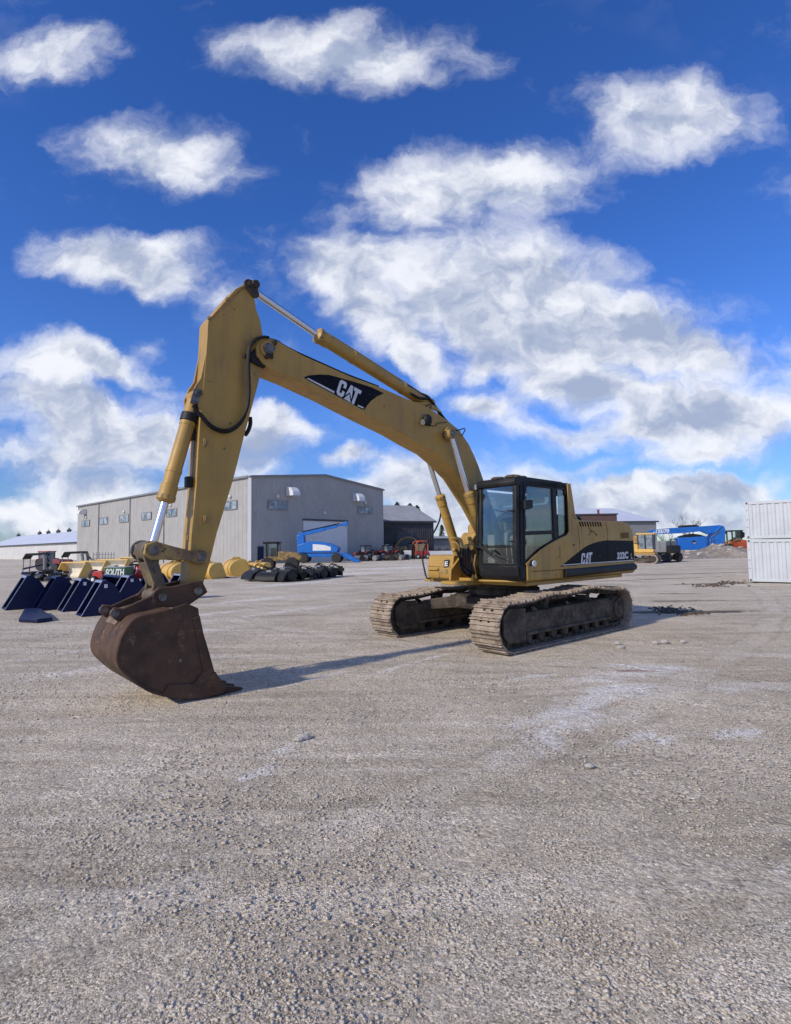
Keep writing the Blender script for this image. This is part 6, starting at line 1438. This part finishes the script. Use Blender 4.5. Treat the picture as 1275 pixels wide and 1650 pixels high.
for i in range(46):
    j = rnd.randrange(3, 17) * 90 + rnd.randrange(8, 84); p = Vector(HB.v[j]); r = rnd.uniform(.10, .22) * (1.7 if i % 9 == 0 else 1)
    m = MB(); m.ball((0, 0, 0), r, 7, 5, (rnd.uniform(.9, 1.5), 1, rnd.uniform(.5, .8))); m.v = [(x * rnd.uniform(.85, 1.15), y * rnd.uniform(.85, 1.15), z * rnd.uniform(.85, 1.15)) for x, y, z in m.v]
    o = m.build("field_stone", 'stone', None, smooth=0); o.location = p + Vector((0, 0, r * .25)); tag(o, "pale field stone lying on the long brown gravel heap", "stone", SG)
# stacked white containers at the edge
c0 = G(1207.5, 938.5); dx = Vector((.7451, -.6671, 0)); dy = Vector((.6671, .7451, 0)); rzc = atan2(dx.y, dx.x)
zs = on_plane(1203.5, 869, c0, dy).z; zt2 = on_plane(1199.5, 809, c0, dy).z
for z0, z1, lab in ((.04, zs - .02, "white steel container forming the base of the stack, rust spotted"), (zs + .02, zt2, "white steel container sitting on top of the other white container")):
    t = thing("container", lab, "container", (c0.x, c0.y, z0), rzc, "stacked white containers"); h = z1 - z0; L, Wd = 2.44, 6.05
    m = MB(); pr = []; sx = .14
    while sx < L - .3: pr += [(sx, .03), (sx + .10, .03), (sx + .14, .065), (sx + .24, .065)]; sx += .28
    pr.append((L - .14, .03)); lo = [Vector((a_, b_, .12)) for a_, b_ in pr]; hi = [Vector((a_, b_, h - .10)) for a_, b_ in pr]; n = len(lo)
    m.add(lo + hi, [(i, i + 1, n + i + 1, n + i) for i in range(n - 1)])
    m.bb((.02, .10, .10), (.05, Wd - .1, h - .08)); m.bb((L - .05, .10, .10), (L - .02, Wd - .1, h - .08)); m.bb((.05, Wd - .06, .1), (L - .05, Wd - .03, h - .08)); m.bb((.05, .1, h - .06), (L - .05, Wd - .1, h - .03)); m.bb((.05, .1, .04), (L - .05, Wd - .1, .1)); m.build("panel", 'box_white', t, smooth=0)
    f = MB()
    for x in (0, L - .14):
        for y in (0, Wd - .14): f.bb((x, y, .0), (x + .14, y + .14, h))
    for z in (0, h - .12):
        for y in (.01, Wd - .13): f.bb((.14, y, z), (L - .14, y + .12, z + .12))
        for x in (.01, L - .13): f.bb((x, .14, z), (x + .12, Wd - .14, z + .12))
    f.build("frame", 'box_white', t, bevel=.01)
    k = MB()
    for x in (.035, L - .105):
        for z in (.02, h - .11): k.bb((x, -.006, z), (x + .07, .0, z + .09))
    k.build("corner_casting", 'trim_dark', t, smooth=0)
    d = MB()
    for z in (.3, .5, .75): d.bb((.05, -.004, z * h), (.08, -.001, z * h + .04))
    d.build("rust_mark", 'rust', t, smooth=0)
# clods on the yard behind the tracks
rnd = random.Random(8)
def clods(label, spots, n, smin, smax):
    m = MB()
    for i in range(n):
        x0, y0, rx, ry = rnd.choice(spots); p = G(x0 + rnd.gauss(0, rx), y0 + rnd.gauss(0, ry)); r = rnd.uniform(smin, smax)
        m.ball(p + Vector((0, 0, r * .25)), r, 6, 4, (rnd.uniform(.8, 1.6), rnd.uniform(.8, 1.4), rnd.uniform(.35, .7)))
    m.v = [(x + rnd.gauss(0, .006), y + rnd.gauss(0, .006), z + rnd.gauss(0, .005)) for x, y, z in m.v]
    o = m.build("mud_clods", 'mud', None, smooth=0); tag(o, label, "mud", kind='stuff')
clods("dark crumbled mud dropped behind the excavator track", [(1085, 984, 18, 3.2), (1115, 988, 10, 1.5), (1072, 982, 9, 1.4), (1085, 986, 12, 1.5)], 220, .01, .045)
clods("thin ridge of dark earth crossing the far yard", [(1180, 939, 13, 1.6), (1150, 943, 18, 1.6)], 130, .015, .06)
RN = "pale stones loose on the yard"
for x, y, r in ((1057, 1037, .055), (1072, 1036, .065), (1102, 1035, .05), (996, 1038, .05), (1003, 1043, .04), (490, 1190, .05), (482, 1193, .035), (1000, 1045, .05), (950, 1236, .03)):
    m = MB(); m.ball((0, 0, 0), r, 8, 6, (1.3, 1, .65)); m.v = [(a * rnd.uniform(.85, 1.15), b * rnd.uniform(.85, 1.15), c_ * rnd.uniform(.85, 1.15)) for a, b, c_ in m.v]
    o = m.build("yard_stone", 'stone', None, smooth=0); o.location = G(x, y) + Vector((0, 0, r * .3)); tag(o, "single pale stone lying loose on the gravel yard", "stone", RN)
